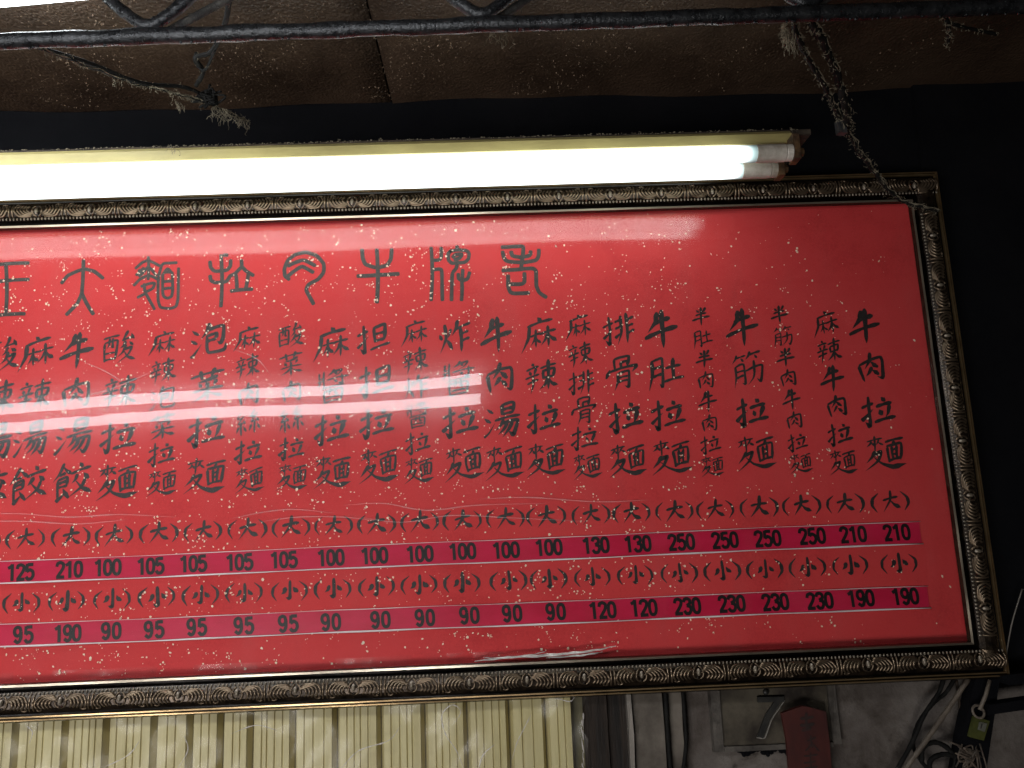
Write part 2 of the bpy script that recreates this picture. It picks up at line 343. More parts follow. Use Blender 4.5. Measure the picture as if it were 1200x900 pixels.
# ---- brush strokes
PROF = {
 'h': ((0, .62), (.08, .95), (.45, .62), (.85, 1.0), (1, .55)),
 'v': ((0, .55), (.08, 1.12), (.5, .88), (.85, .8), (1, .12)),
 'V': ((0, .55), (.1, 1.05), (.5, .85), (1, .8)),
 'p': ((0, .75), (.12, 1.15), (.55, .85), (1, .1)),
 'n': ((0, .25), (.35, .7), (.75, 1.45), (1, .08)),
 'd': ((0, .2), (.55, 1.2), (1, .65)),
 'k': ((0, .6), (.12, .9), (.5, .8), (.85, 1.1), (1, .1)),
 't': ((0, 1.15), (.4, .8), (1, .12)),
 'c': ((0, .15), (.5, 1.0), (1, .15)),
 'm': ((0, 1), (1, 1)),
}
G = {
 '牛': 'p 42,4 36,26 12,50;h 30,30 76,24;h 3,64 97,52;v 55,0 54,50 52,100',
 '半': 'd 26,10 40,24;p 76,4 68,18 56,28;h 22,38 80,34;h 4,64 97,56;v 51,0 51,50 50,100',
 '肉': 'v 12,36 17,62 22,92;k 14,32 50,22 84,20 89,34 88,74 84,92 68,82;p 52,0 48,26 30,50;d 52,28 64,42 72,52;p 52,48 44,62 32,74;d 54,58 62,66 72,76',
 '扌': 'h 2,32 78,22;k 48,0 50,48 48,84 42,96 14,78;t 0,72 30,60 78,42',
 '立': 'd 42,0 56,14;h 12,34 88,28;d 26,46 36,68;p 78,38 66,64 54,82;h 0,92 100,86',
 '拉': '@扌 0 2 46 98;@立 38 10 102 90',
 '來': 'h 14,26 86,20;v 50,0 50,50 50,96;p 34,30 28,44 12,58;d 36,38 46,56;p 72,24 64,40 54,54;d 68,38 88,58',
 '麥': '@來 0 0 100 52;p 46,48 34,62 6,78;p 34,60 78,52 58,78 2,100',
 '面': 'h 4,8 100,0;p 56,8 52,16 42,26;V 12,30 15,60 20,98;k 12,28 50,24 90,24 90,56 84,98;V 40,30 42,88;V 64,28 62,88;h 42,48 60,46;h 42,68 60,66;h 18,92 84,88',
 '麵': '@麥 -6 -2 52 92;n 20,58 40,80 70,94 106,90;@面 50 16 102 80',
 '木': 'h 4,32 96,24;v 50,0 50,50 49,98;p 48,34 34,58 4,84;n 52,36 68,58 100,76',
 '麻': 'd 50,-2 60,10;h 18,22 94,12;p 22,22 19,58 -4,100;@木 24 34 58 94;@木 54 28 104 98',
 '辛': 'd 46,0 58,10;h 12,22 90,14;d 28,26 38,40;p 72,22 66,32 56,42;h 2,50 98,42;h 12,70 90,60;p 52,46 50,76 34,104',
 '束': 'h 8,22 92,14;v 50,-2 50,50 49,98;V 20,36 25,58;k 20,34 80,30 74,58;h 26,58 74,54;p 48,58 30,78 0,92;n 52,56 72,78 104,88',
 '辣': '@辛 0 2 46 98;@束 44 0 102 100',
 '月': 'p 22,6 22,52 0,102;k 22,6 60,2 88,4 86,60 84,96 62,84;h 26,32 82,30;h 24,58 82,54',
 '土': 'h 12,38 90,32;V 52,0 52,88;h 0,92 104,84',
 '肚': '@月 0 4 48 100;@土 46 12 102 86',
 '竹': 'p 20,6 14,44 0,84;h 16,44 48,34;d 30,50 38,84;p 66,0 60,38 48,74;h 62,36 100,24;d 78,44 86,80',
 '力': 'k 2,36 50,28 92,28 88,66 76,98 56,82;p 50,0 48,50 34,76 2,100',
 '筋': '@竹 6 -2 98 28;@月 6 32 46 100;@力 46 30 102 100',
 '非': 'p 32,4 33,60 12,100;h 4,22 32,20;h 6,44 32,42;t 0,74 14,70 34,60;v 62,0 63,50 62,102;h 64,24 96,16;h 64,46 94,40;h 64,68 100,62',
 '排': '@扌 0 2 42 98;@非 38 0 102 100',
 '骨': 'V 28,2 30,32;k 28,2 50,-2 76,0 70,32;k 48,18 70,15 69,30;V 48,18 49,32;d 12,36 2,60;k 8,42 50,36 98,34 82,54;@月 26 48 80 104',
 '氵': 'd 16,4 76,22;d 0,36 60,52;t 6,98 40,86 100,56',
 '昜': 'V 30,2 32,32;k 30,2 60,-2 78,0 72,32;h 32,17 72,14;h 32,32 72,29;h 2,48 100,40;p 36,48 26,64 6,80;k 28,60 60,56 92,56 86,82 74,100 58,88;p 50,60 40,78 16,94;p 70,60 60,80 34,102',
 '湯': '@氵 -2 5 28 96;@昜 28 0 102 100',
 '火': 'd 8,30 22,50;p 92,20 80,36 66,48;p 50,0 50,50 2,100;d 52,52 74,72 90,92',
 '乍': 'p 34,0 26,22 0,46;h 26,26 100,18;v 48,26 48,60 46,104;h 50,48 88,42;h 50,70 92,64',
 '炸': '@火 0 5 44 96;@乍 42 0 102 100',
 '爿': 'V 66,0 66,100;V 24,6 24,44;h 24,44 66,42;h 6,62 66,58;p 26,62 22,80 2,100',
 '寽': 'p 34,0 22,20 2,32;p 24,14 70,8 56,30 30,48;d 36,20 46,30;h 0,62 102,54;k 72,40 72,98 52,88;d 32,68 46,82',
 '酉': 'h -2,8 104,0;V 10,28 16,100;k 10,26 50,22 92,22 86,100;p 40,8 38,34 26,50;k 62,8 62,44 76,48;h 20,70 80,66;h 16,96 84,92',
 '醬': '@爿 4 0 36 50;@寽 36 -2 100 48;@酉 18 52 86 102',
 '旦': 'V 18,6 24,68;k 18,6 50,2 84,2 78,66;h 24,35 78,32;h 24,65 76,62;h -4,96 104,86',
 '担': '@扌 0 2 44 98;@旦 42 12 100 90',
 '夋': 'p 50,-2 38,14 20,28;h 22,27 82,20;d 70,8 84,26;p 40,32 32,44 12,54;d 60,34 84,46;p 44,46 32,66 4,82;p 36,60 80,54 58,80 2,102;n 34,62 60,84 106,98',
 '酸': '@酉 0 8 46 92;@夋 46 0 102 100',
 '菜': 'h 2,18 98,10;V 30,2 34,28;p 70,0 66,14 60,26;p 78,26 50,33 22,37;d 24,40 32,52;d 46,39 52,50;p 78,36 68,50;@木 4 48 98 102',
 '糸': 'k 52,0 22,24 54,24;k 76,14 24,48 74,44;d 66,34 82,50;v 50,50 50,98;p 28,60 10,84;d 70,60 88,82',
 '絲': '@糸 0 2 48 100;@糸 50 0 102 100',
 '包': 'p 34,0 26,22 2,42;k 26,20 60,14 90,16 87,50 78,68 64,58;k 26,38 62,34 60,52;h 28,54 60,52;k 26,38 24,76 34,92 92,92 98,70',
 '泡': '@氵 -2 8 28 96;@包 26 0 102 98',
 '食': 'p 54,0 32,24 0,46;n 54,6 72,18 100,32;h 36,31 66,28;V 28,44 29,98;k 28,44 76,38 74,64;h 30,53 74,50;h 30,65 74,62;t 26,102 44,92 72,78;d 54,68 88,96',
 '交': 'd 44,-2 58,12;h 6,28 98,18;p 34,34 26,46 8,58;d 64,32 88,50;p 74,48 54,76 0,100;n 26,54 56,76 106,98',
 '餃': '@食 0 0 50 100;@交 46 6 102 96',
 '大': 'h 14,42 88,32;p 54,0 50,42 10,94;n 50,44 68,68 98,84',
 '小': 'k 52,0 55,50 54,88 34,84;p 28,36 24,54 8,66;d 72,34 80,48 94,58',
 '（': 'c 60,0 26,30 22,66 44,100',
 '）': 'c 40,0 74,30 78,66 52,100',
}
DENSE = {'麵': .68, '辣': .76, '麻': .78, '醬': .60, '骨': .72, '筋': .74, '湯': .78, '酸': .72, '菜': .78, '絲': .74, '泡': .86, '餃': .76, '排': .82, '炸': .82, '肚': .86, '担': .9, '拉': .98, '肉': .86, '牛': .98, '半': 1.0}
SUBW = {'來': .68, '木': .92, '面': .95}
def expand(ch, x0=0, y0=0, x1=100, y1=100, wm=1.0):
    out = []
    for s in G[ch].split(';'):
        a = s.split()
        if a[0][0] == '@':
            c = a[0][1:]; p = [float(q) for q in a[1:]]
            sx, sy = (x1 - x0) / 100, (y1 - y0) / 100
            out += expand(c, x0 + p[0] * sx, y0 + p[1] * sy, x0 + p[2] * sx, y0 + p[3] * sy, wm * SUBW.get(c, 1))
        else:
            pts = [tuple(float(q) for q in t.split(',')) for t in a[1:]]
            out.append((a[0], [(x0 + px * (x1 - x0) / 100, y0 + py * (y1 - y0) / 100) for px, py in pts], wm * (min(x1 - x0, y1 - y0) / 100) ** .35))
    return out
def ribbon(pts, prof, wd, jit=.0, smooth=True, closed=False):
    """outline of one stroke: list of (x, y) quads as a strip"""
    P = [Vector((p[0], p[1])) for p in pts]
    if closed: P = P + [P[0]]
    if smooth and len(P) > 2:
        q = []
        Q = ([P[-2]] if closed else [P[0] * 2 - P[1]]) + P + ([P[1]] if closed else [P[-1] * 2 - P[-2]])
        for i in range(1, len(Q) - 2):
            a, b_, c, e = Q[i - 1], Q[i], Q[i + 1], Q[i + 2]
            for k in range(5):
                t = k / 5
                # tighter than Catmull-Rom so corners stay brushy but firm
                m0 = (c - a) * .28; m1 = (e - b_) * .28
                q.append((2 * t ** 3 - 3 * t * t + 1) * b_ + (t ** 3 - 2 * t * t + t) * m0 + (-2 * t ** 3 + 3 * t * t) * c + (t ** 3 - t * t) * m1)
        q.append(P[-1]); P = q
    elif len(P) == 2:
        a, b_ = P; dv = b_ - a; nn = Vector((-dv.y, dv.x)); sg = -.035 if prof == 'h' else .02
        P = [a + dv * (k / 7) + nn * sg * math.sin(math.pi * k / 7) * (1 if jit else 0) for k in range(8)]
    Ls = [0]
    for i in range(1, len(P)): Ls.append(Ls[-1] + (P[i] - P[i - 1]).length)
    T = Ls[-1] or 1; pr = PROF[prof]; out = []
    for i, p in enumerate(P):
        t = Ls[i] / T
        for (ta, wa), (tb, wb) in zip(pr, pr[1:]):
            if ta <= t <= tb + 1e-6: w_ = wa + (wb - wa) * ((t - ta) / max(tb - ta, 1e-6)); break
        a = P[max(i - 1, 0)]; b_ = P[min(i + 1, len(P) - 1)]
        if closed and i in (0, len(P) - 1): a = P[-2]; b_ = P[1]
        tg = (b_ - a).normalized() if (b_ - a).length > 1e-6 else Vector((1, 0))
        nn = Vector((-tg.y, tg.x)); hw = w_ * wd / 2
        out.append((p + nn * hw * (1 + random.uniform(-jit, jit)), p - nn * hw * (1 + random.uniform(-jit, jit)), p, tg, hw))
    return out
def lay(mb, rib, tf, y, cap=True):
    v = []; f = []
    for a, b_, *_ in rib: v += [tf(a), tf(b_)]
    n = len(rib)
    for i in range(n - 1): f.append((2 * i, 2 * i + 1, 2 * i + 3, 2 * i + 2))
    if cap:
        for e, sg in ((0, -1), (n - 1, 1)):
            a, b_, p, tg, hw = rib[e]; k0 = len(v)
            v += [tf(p + tg * sg * hw * .55 + (a - p) * .6), tf(p + tg * sg * hw * .55 + (b_ - p) * .6)]
            f.append((2 * e, 2 * e + 1, k0 + 1, k0))
    mb.add([(q[0], y, q[1]) for q in v], f)
INKY = YP - .0006
def glyph(mb, ch, cx, cz, size, wd, slant=.17, ysq=1.0, y=INKY):
    wd = wd * DENSE.get(ch, 1.0); rot = random.uniform(-.05, .05); sz = size * random.uniform(.95, 1.05)
    ox, oz = random.uniform(-.02, .02) * size, random.uniform(-.02, .02) * size
    for k, (pr, pts, ws) in enumerate(expand(ch)):
        pts = [(x + random.uniform(-1.3, 1.3), yy + random.uniform(-1.3, 1.3)) for x, yy in pts]
        rb = ribbon(pts, pr, wd * min(1, ws * 1.1) * random.uniform(.85, 1.15), .07)
        def tf(p):
            u = (p.x - 50) / 100; v_ = (p.y - 50) / 100 - slant * (p.x - 50) / 100
            return (cx + ox + sz * (u * math.cos(rot) - v_ * math.sin(rot)), cz + oz - sz * ysq * (v_ * math.cos(rot) + u * math.sin(rot)))
        lay(mb, rb, tf, y - .00001 * k)
PXM = 1.25 / 900
COLS = [
 ('牛肉拉麵', 1013, 383, 1036, 530), ('麻辣牛肉拉麵', 967, 379, 988, 541), ('半筋半肉牛肉拉麵', 913, 369, 938, 543),
 ('牛筋拉麵', 869, 384, 886, 531), ('半肚半肉牛肉拉麵', 821, 371, 835, 546), ('牛肚拉麵', 775, 387, 787, 535),
 ('排骨拉麵', 725, 387, 736, 538), ('麻辣排骨拉麵', 677, 383, 688, 546), ('麻辣拉麵', 631, 392, 640, 539),
 ('牛肉湯麵', 582, 393, 591, 542), ('炸醬拉麵', 532, 394, 543, 543), ('麻辣炸醬拉麵', 485, 390, 491, 551),
 ('担担拉麵', 438, 396, 444, 546), ('麻醬拉麵', 388, 403, 390, 552), ('酸菜肉絲拉麵', 341, 393, 342, 559),
 ('麻辣肉絲拉麵', 290, 396, 292, 562), ('泡菜拉麵', 244, 399, 241, 557), ('麻辣泡菜拉麵', 191, 402, 190, 565),
 ('酸辣拉麵', 140, 408, 138, 564), ('牛肉湯餃', 91, 411, 85, 563), ('麻辣湯餃', 43, 413, 33, 566), ('酸辣湯餃', 1, 416, -14, 570)]
for txt, x1, y1, x2, y2 in COLS:
    n = len(txt); size = {4: 38.5, 6: 29, 8: 23}[n] * PXM; wd = {4: 14.8, 6: 14.2, 8: 13.8}[n]
    mb = MB()
    for i, ch in enumerate(txt):
        t = i / (n - 1); p = at(x1 + (x2 - x1) * t, y1 + (y2 - y1) * t, YP)
        k = 1.06 if ch in '牛麵餃' else 1.0
        glyph(mb, ch, p.x, p.z, size * k * (.96 if ch == '肉' else 1), wd, ysq=1.08 if ch in '牛' else .97)
    o = mb.build('dish_name', m_ink); o.parent = paper
# size marks
BIG = [30, 83, 134, 186, 238, 290, 341, 391, 441, 492, 542, 592, 640, 692, 740, 790, 838, 889, 939, 990, 1043]
SML = [25, 78, 131, 184, 235, 286, 339, 390, 441, 491, 541, 596, 643, 694, 744, 796, 846, 896, 946, 996, 1053]
def mark(px, py, ch, half):
    mb = MB(); p = at(px, py, YP)
    glyph(mb, ch, p.x, p.z, (24 if ch == '大' else 22) * PXM, 15 if ch == '大' else 20, slant=.06)
    for par, s in (('（', -1), ('）', 1)):
        q = at(px + s * (half - 4.0), py - s * .8, YP); glyph(mb, par, q.x, q.z, 21 * PXM, 19, slant=0)
    mb.build('size_mark', m_ink).parent = paper
for i, x in enumerate(BIG): mark(x, 631.5 + (x - 30) * (588 - 631.5) / 1013, '大', 19)
for i, x in enumerate(SML): mark(x, 706.5 + (x - 25) * (660 - 706.5) / 1028, '小', 18)
mark(-22, 634, '大', 19); mark(-27, 709, '小', 18)
# title in seal script, read right to left
def T(ox, oy, sc, strokes, wd):
    mb = MB()
    for k, s in enumerate(strokes.split(';')):
        pts = [tuple(float(q) for q in t.split(',')) for t in s.split()]
        w3 = [at(ox + x / sc, oy + y / sc, YP) for x, y in pts]
        rb = ribbon([(p.x * 1000, p.z * 1000) for p in w3], 'm', wd * PXM * 1000, .05, closed=(len(pts) > 3 and pts[0] == pts[-1] and False))
        lay(mb, rb, lambda p: (p.x / 1000, p.y / 1000), INKY - .00001 * k)
    mb.build('title_character', m_titleink).parent = paper
T(400, 270, 4.615, '868,92 930,88 982,88 982,130 972,205;918,116 926,138 972,146 1018,136 1024,114;872,116 880,150 900,168 980,174 1050,162 1066,140 1068,105;872,218 950,212 1030,206 1052,220 1055,300 1072,338 1108,362;902,245 902,300 914,334 940,342 1015,338;905,292 976,290 990,276 990,232', 5.0)
T(400, 270, 4.615, '486,94 486,378;540,94 540,146 528,160 488,163;488,215 528,210 543,222 546,378;626,86 626,108;590,112 630,106 674,110 690,124 688,152 668,172 600,178 580,160 578,128 592,112;602,146 618,132 654,128;612,158 640,150 652,134;628,168 622,204 600,238 596,378;656,214 652,268;632,236 634,260 654,272 682,262 694,228;652,272 650,378', 4.6)
T(400, 270, 4.615, '112,105 116,150 132,184 190,202 246,188 268,154 272,102;88,248 200,242 310,235;192,104 193,390', 5.0)
T(150, 280, 4.8, '907,228 884,208 880,170 900,122 940,90 1000,76 1062,96 1100,140 1100,188 1068,228 1018,256 1004,290 1044,366;902,152 944,132 990,120 1052,150;902,208 940,178 980,156 1042,188', 4.8)
T(150, 280, 4.8, '540,92 560,92;524,92 523,380;462,128 466,160 490,182 556,176 576,152 578,120;462,208 468,234 492,246 552,240 572,214;638,120 640,160;572,210 604,194 640,160 664,180 706,206;608,204 613,290;678,196 662,284;580,294 700,283', 4.6)
T(150, 280, 4.8, '115,102 114,228;44,166 80,134 115,122 148,136 178,152;48,204 70,180 90,164;62,176 80,196;64,210 92,184 114,158 136,176 160,206;34,262 70,226 115,206 150,218 176,234;76,268 120,252 150,250 140,278 96,302;92,254 98,300 150,396;56,330 100,308;190,150 206,138 275,134;190,150 172,220 170,340 184,384 232,392 270,380 282,330 285,165;196,200 196,300 204,326 224,334 246,322 252,280 250,190;200,196 224,168 252,196;212,188 238,188;198,242 250,238;198,282 248,276', 3.7)
T(0, 280, 2.814, '276,70 274,130 270,186;270,180 256,212 220,250;270,180 288,216 308,248;204,146 226,120 276,100 312,108 340,130', 4.6)
T(0, 280, 2.814, '-14,86 95,80;-14,142 95,134;20,86 20,248;-20,254 82,247', 4.6)
# flecks
fl = MB()
for _ in range(3400):
    x = random.uniform(XL + .004, XR - .004); z = random.uniform(ZB + .004, ZT - .004)
    dens = 1.0 if x < .15 else max(.10, 1 - (x - .15) * 1.75)
    if random.random() > dens: continue
    grp = 1 if random.random() < .7 else random.randint(2, 5)
    for _k in range(grp):
        cx = x + random.gauss(0, .005) * (grp > 1); cz = z + random.gauss(0, .005) * (grp > 1)
        if not (XL < cx < XR and ZB < cz < ZT): continue
        r = random.choice((0.0007, .0010, .0013, .0017, .0022)) * random.uniform(.8, 1.2); n = random.choice((4, 5, 6)); ph = random.random() * 6; el = random.uniform(.45, 1)
        v = []
        for k in range(n):
            a = 6.283 * k / n; rr = r * random.uniform(.6, 1.2); u, w_ = rr * math.cos(a), rr * el * math.sin(a)
            v.append((cx + u * math.cos(ph) - w_ * math.sin(ph), YP - .0012, cz + u * math.sin(ph) + w_ * math.cos(ph)))
        fl.add(v, [tuple(range(n))])
o = fl.build('gold_flecks', m_fleck); o['kind'] = 'stuff'; o.parent = paper

# ---- price strips
DG = {
 '1': ['8,24 24,16 36,4', '34,0 34,100'],
 '0': ['O30,50,21,42'],
 '2': ['9,30 14,12 32,6 50,16 50,34 40,54 12,92', '5,93 56,93'],
 '3': ['9,26 16,9 34,6 49,16 47,36 26,47', '26,47 48,54 52,74 40,93 20,93 8,76'],
 '5': ['16,7 53,7', '15,2 12,50', '12,49 32,38 50,50 52,74 40,92 20,93 8,78'],
 '9': ['50,34 44,12 29,6 14,14 9,32 15,50 30,57 44,50 50,34', '50,34 50,66 42,88 28,94 10,80'],
}
def number(txt, px, py, parent, gap=10.6):
    mb = MB(); n = len(txt); wtot = (n - 1) * gap * (1.2 if n == 2 else 1)
    lift = random.uniform(-.6, .6)
    for i, ch in enumerate(txt):
        p = at(px - wtot / 2 + i * gap * (1.2 if n == 2 else 1), py + lift - (i - (n - 1) / 2) * .5, YP)
        sc = 18.5 * PXM / 100; rot = .045
        tf = lambda q, p=p: (p.x + ((q.x - 30) * math.cos(rot) + (q.y - 50) * math.sin(rot)) * sc * .96, p.z - ((q.y - 50) - (q.x - 30) * rot * .4) * sc)
        for k, s in enumerate(DG[ch]):
            if s[0] == 'O':
                cx, cy, rx, ry = [float(q) for q in s[1:].split(',')]
                pts = []
                for a in range(16):
                    t = 6.283185 * a / 16; c_, s_ = math.cos(t), math.sin(t)
                    pts.append((cx + rx * math.copysign(abs(c_) ** .8, c_), cy + ry * math.copysign(abs(s_) ** .8, s_)))
                rb = ribbon(pts, 'm', 20, 0, True, closed=True)
            else:
                pts = [tuple(float(q) for q in t.split(',')) for t in s.split()]
                rb = ribbon(pts, 'm', 20, 0)
            lay(mb, rb, tf, YP - .0022 - .00001 * k, cap=False)
    o = mb.build('price_number', m_digit); o.parent = parent; return o
def strip(xl, xr, zl0, zl1, zr0, zr1, nums, numlist):
    """a flat crimson strip: left edge heights zl0..zl1, right edge zr0..zr1"""
    mb = MB(); n = 40; y0, y1 = YP - .0016, YP - .0004
    v = []; f = []
    for i in range(n + 1):
        t = i / n; x = xl + (xr - xl) * t; a = zl0 + (zr0 - zl0) * t + .0004 * math.sin(t * 19); c = zl1 + (zr1 - zl1) * t + .0004 * math.sin(t * 13 + 1)
        v += [(x, y0, a), (x, y0 - .0001, c), (x, y1, a), (x, y1, c)]
    for i in range(n):
        q = 4 * i; f += [(q, q + 4, q + 5, q + 1), (q + 2, q + 3, q + 7, q + 6), (q, q + 2, q + 6, q + 4), (q + 1, q + 5, q + 7, q + 3)]
    f += [(0, 1, 3, 2), (4 * n, 4 * n + 2, 4 * n + 3, 4 * n + 1)]
    s = mesh_obj('price_strip', v, f, m_strip); place_under(s, board)
    # clear carrier edge below and above, its bright reflection put in as whitish colour
    for z0, z1, dz, th in ((zl0, zr0, -.0011, .0015), (zl1, zr1, .0004, .0006)):
        pts = []
        for i in range(61):
            t = i / 60; pts.append((xl + (xr + .002 - xl) * t, YP - .0026 - .0004 * math.sin(t * 31), z0 + (z1 - z0) * t + dz + .0005 * math.sin(t * 17) + .0002 * math.sin(t * 61)))
        e = MB(); e.tube(pts, [th * (.75 + .25 * math.sin(i * .7)) * random.uniform(.85, 1.15) for i in range(61)], 5)
        e.build('carrier_edge', m_edge_glint, smooth=True).parent = s
    for x, y, t in numlist: number(t, x, y, s)
    return s
TOPN = list(zip([-27, 25, 82, 127, 177, 227, 281, 333, 388, 439, 492, 542, 593, 643, 698, 747, 798, 849, 899, 951, 999, 1050],
    ['105', '125', '210', '100', '105', '105', '105', '105', '100', '100', '100', '100', '100', '100', '130', '130', '250', '250', '250', '250', '210', '210']))
BOTN = list(zip([-22, 28, 80, 131, 181, 231, 286, 338, 388, 446, 498, 550, 600, 651, 706, 754, 805, 857, 908, 960, 1008, 1060],
    ['95', '95', '190', '90', '95', '95', '95', '95', '90', '90', '90', '90', '90', '90', '120', '120', '230', '230', '230', '230', '190', '190']))
def zz(x, y): return at(x, y, YP).z
lx = XL + .05
def ext(xa, ya, xb, yb, X):
    A, B = at(xa, ya, YP), at(xb, yb, YP); return A.z + (B.z - A.z) * (X - A.x) / (B.x - A.x)
xr1 = at(1078, 624, YP).x; xr2 = at(1087, 699, YP).x
strip(lx, xr1, ext(0, 683, 1078, 636, lx), ext(0, 658.5, 1078, 611, lx), ext(0, 683, 1078, 636, xr1), ext(0, 658.5, 1078, 611, xr1), None,
      [(x, 670 + (x - 25) * (623.5 - 670) / 1025, t) for x, t in TOPN])
strip(lx, xr2, ext(0, 757, 1087, 711, lx), ext(0, 732, 1087, 686.5, lx), ext(0, 757, 1087, 711, xr2), ext(0, 732, 1087, 686.5, xr2), None,
      [(x, 744 + (x - 28) * (699 - 744) / 1032, t) for x, t in BOTN])

# ---- pane: 3 mm acrylic, slightly bowed
def wob(x, z): return .0009 * math.sin(x * 4.1 + 1.0) * math.cos(z * 5 + .4) + .0008 * math.sin(x * 8 + z * 6)
nx, nz = 90, 40; v = []; f = []
for side, yo in ((0, YP - .0075), (1, YP - .0045)):
    for j in range(nz + 1):
        for i in range(nx + 1):
            x = XL - .006 + (XR - XL + .012) * i / nx; z = ZB - .006 + (ZT - ZB + .012) * j / nz
            v.append((x, yo + wob(x, z), z))
nb = (nx + 1) * (nz + 1)
for j in range(nz):
    for i in range(nx):
        q = j * (nx + 1) + i; f.append((q, q + 1, q + nx + 2, q + nx + 1)); f.append((q + nb, q + nb + nx + 1, q + nb + nx + 2, q + nb + 1))
pane = mesh_obj('glass_pane', v, f, m_glass, None, True); place_under(pane, board)

# ---- frame
def hband(u):   # height of the moulding toward the viewer at distance u outward from the sight edge
    pts = [(0, .004), (.0015, .012), (.0045, .013), (.0062, .0085), (.0100, .0075), (.0118, .014), (.0135, .0155), (.018, .020), (.026, .0225), (.034, .021), (.041, .0165), (.0435, .0125), (.0452, .013), (.046, .0165), (.048, .0165), (.0488, .012), (.0502, .012), (.051, .0145), (.053, .0140), (.0545, .009), (.057, .004), (.057, -.030)]
    return pts
PR = hband(0)
def hgt(u):
    for (a, ha), (c, hc) in zip(PR, PR[1:]):
        if a <= u <= c: return ha + (hc - ha) * (u - a) / max(c - a, 1e-9)
    return 0
YF = YP - .0085    # face of the rebate
corners = [(XL, ZB, -1, -1), (XR, ZB, 1, -1), (XR, ZT, 1, 1), (XL, ZT, -1, 1)]
mats = [m_frame, m_gold, m_silver]
for i in range(4):
    c0, c1 = corners[i], corners[(i + 1) % 4]
    nseg = 60; v = []; f = []; mi = []
    for s in range(nseg + 1):
        t = s / nseg
        for u, h in PR:
            A = Vector((c0[0] + c0[2] * u, 0, c0[1] + c0[3] * u)); B = Vector((c1[0] + c1[2] * u, 0, c1[1] + c1[3] * u))
            p = A.lerp(B, t); p.y = YF - h + .0002 * math.sin(t * 40 + u * 300); v.append(p)
    k = len(PR)
    for s in range(nseg):
        for j in range(k - 1):
            f.append((s * k + j, s * k + j + 1, (s + 1) * k + j + 1, (s + 1) * k + j))
            u = (PR[j][0] + PR[j + 1][0]) / 2
            mi.append(2 if .001 < u < .005 else 1 if (.0455 < u < .0485 or .0505 < u < .0535) else 0)
    rail = mesh_obj('frame_rail', v, f, mats=mats, midx=mi); place_under(rail, board)
    corners[i] = corners[i] + (rail,)
# one carved repeat: s along the rail, u outward, built in local coords (x = s, y = -height, z = -u)
UN = .0868
om = MB()
def onb(s, u, up=.0): return (s, -(hgt(u) + up), -u)
def strand(pts, r0, n=12):
    sp = spline([Vector((a, c, 0)) for a, c in pts], 4)
    m_ = len(sp); rr = [r0 * (.45 + .75 * math.sin(math.pi * (.12 + .8 * i / m_))) for i in range(m_)]
    om.tube([onb(p.x, p.y, rr[i] * .35) for i, p in enumerate(sp)], rr, 6)
for sg in (-1, 1):
    for k in range(5):
        strand([(sg * (.0045 + .0016 * k), .0255 - .0021 * k), (sg * (.0105 + .0046 * k), .0228 - .0013 * k), (sg * (.0150 + .0052 * k), .0255 - .0004 * k),
                (sg * (.0162 + .0054 * k), .0300), (sg * (.0128 + .0052 * k), .0345 + .0006 * k)], .0017)
    strand([(sg * .0015, .0165), (sg * .0055, .0200), (sg * .0078, .0265), (sg * .0058, .0325), (0, .0352)], .0014)
    strand([(sg * .0365, .0372), (sg * .0330, .0385), (sg * .0290, .0370), (sg * .0285, .0345)], .0012)
    strand([(sg * .0402, .0160), (sg * .0408, .026), (sg * .0402, .0385)], .0015)
n_dark = len(om.f)
om.blob(onb(0, .0245, .0022), .0032, .0036, .0054, 10, 6)
n_berry = len(om.f)
om.blob(onb(0, .0335, .0), .0042, .002, .0022, 8, 4)
n_beads = len(om.f)
for k in range(15):
    s = (k - 7) * UN / 15; om.blob(onb(s, .0139, .0014), .0021 if abs(k - 7) < 5 else .0015, .0018, .0021, 6, 4)
orn_me = None
def ornament(rail, base, rotz):
    global orn_me
    if orn_me is None:
        o = om.build('ornament', m_orn, smooth=True); orn_me = o.data; orn_me.materials.append(m_berry)
        orn_me.polygons.foreach_set('material_index', [1 if n_dark <= q < n_berry or q >= n_beads else 0 for q in range(len(orn_me.polygons))])
    else:
        o = bpy.data.objects.new('ornament', orn_me); C.objects.link(o)
    o.parent = rail
    o.matrix_parent_inverse = Matrix.Identity(4)
    o.location = base; o.rotation_euler = (0, rotz, 0)
rb_, rr_, rt_, rl_ = [c[4] for c in corners]
n = 20
for k in range(n):      # bottom: -z is outward
    x = XR + .004 - UN * (k + .0) - .0; 
    if x < XL + .02: break
    ornament(rb_, (x - .0, YF, ZB), 0)
for k in range(21):
    x = XR + .004 - UN * k
    if x < XL + .02: break
    ornament(rt_, (x, YF, ZT), math.pi)
for k in range(8):
    z = ZB + .050 + UN * k
    ornament(rr_, (XR, YF, z), -math.pi / 2)
    ornament(rl_, (XL, YF, z), math.pi / 2)
for cx_, cz_, sx_, sz_, rail_ in ((XR, ZT, 1, 1, rt_), (XR, ZB, 1, -1, rr_), (XL, ZT, -1, 1, rl_), (XL, ZB, -1, -1, rb_)):
    cm = MB()
    for k in range(-3, 4):
        a_ = math.pi / 4 + k * .22; L_ = .030 - .003 * abs(k)
        q_ = [Vector((cx_ + sx_ * (.012 + t_ * L_ * math.cos(a_)), YF - .0185 - .003 * math.sin(math.pi * t_), cz_ + sz_ * (.012 + t_ * L_ * math.sin(a_)))) for t_ in [i / 8 for i in range(9)]]
        cm.tube(q_, [.0006 + .0016 * math.sin(math.pi * (.1 + .85 * i / 8)) for i in range(9)], 6)
    place_under(cm.build('corner_leaf', m_orn, smooth=True), board)
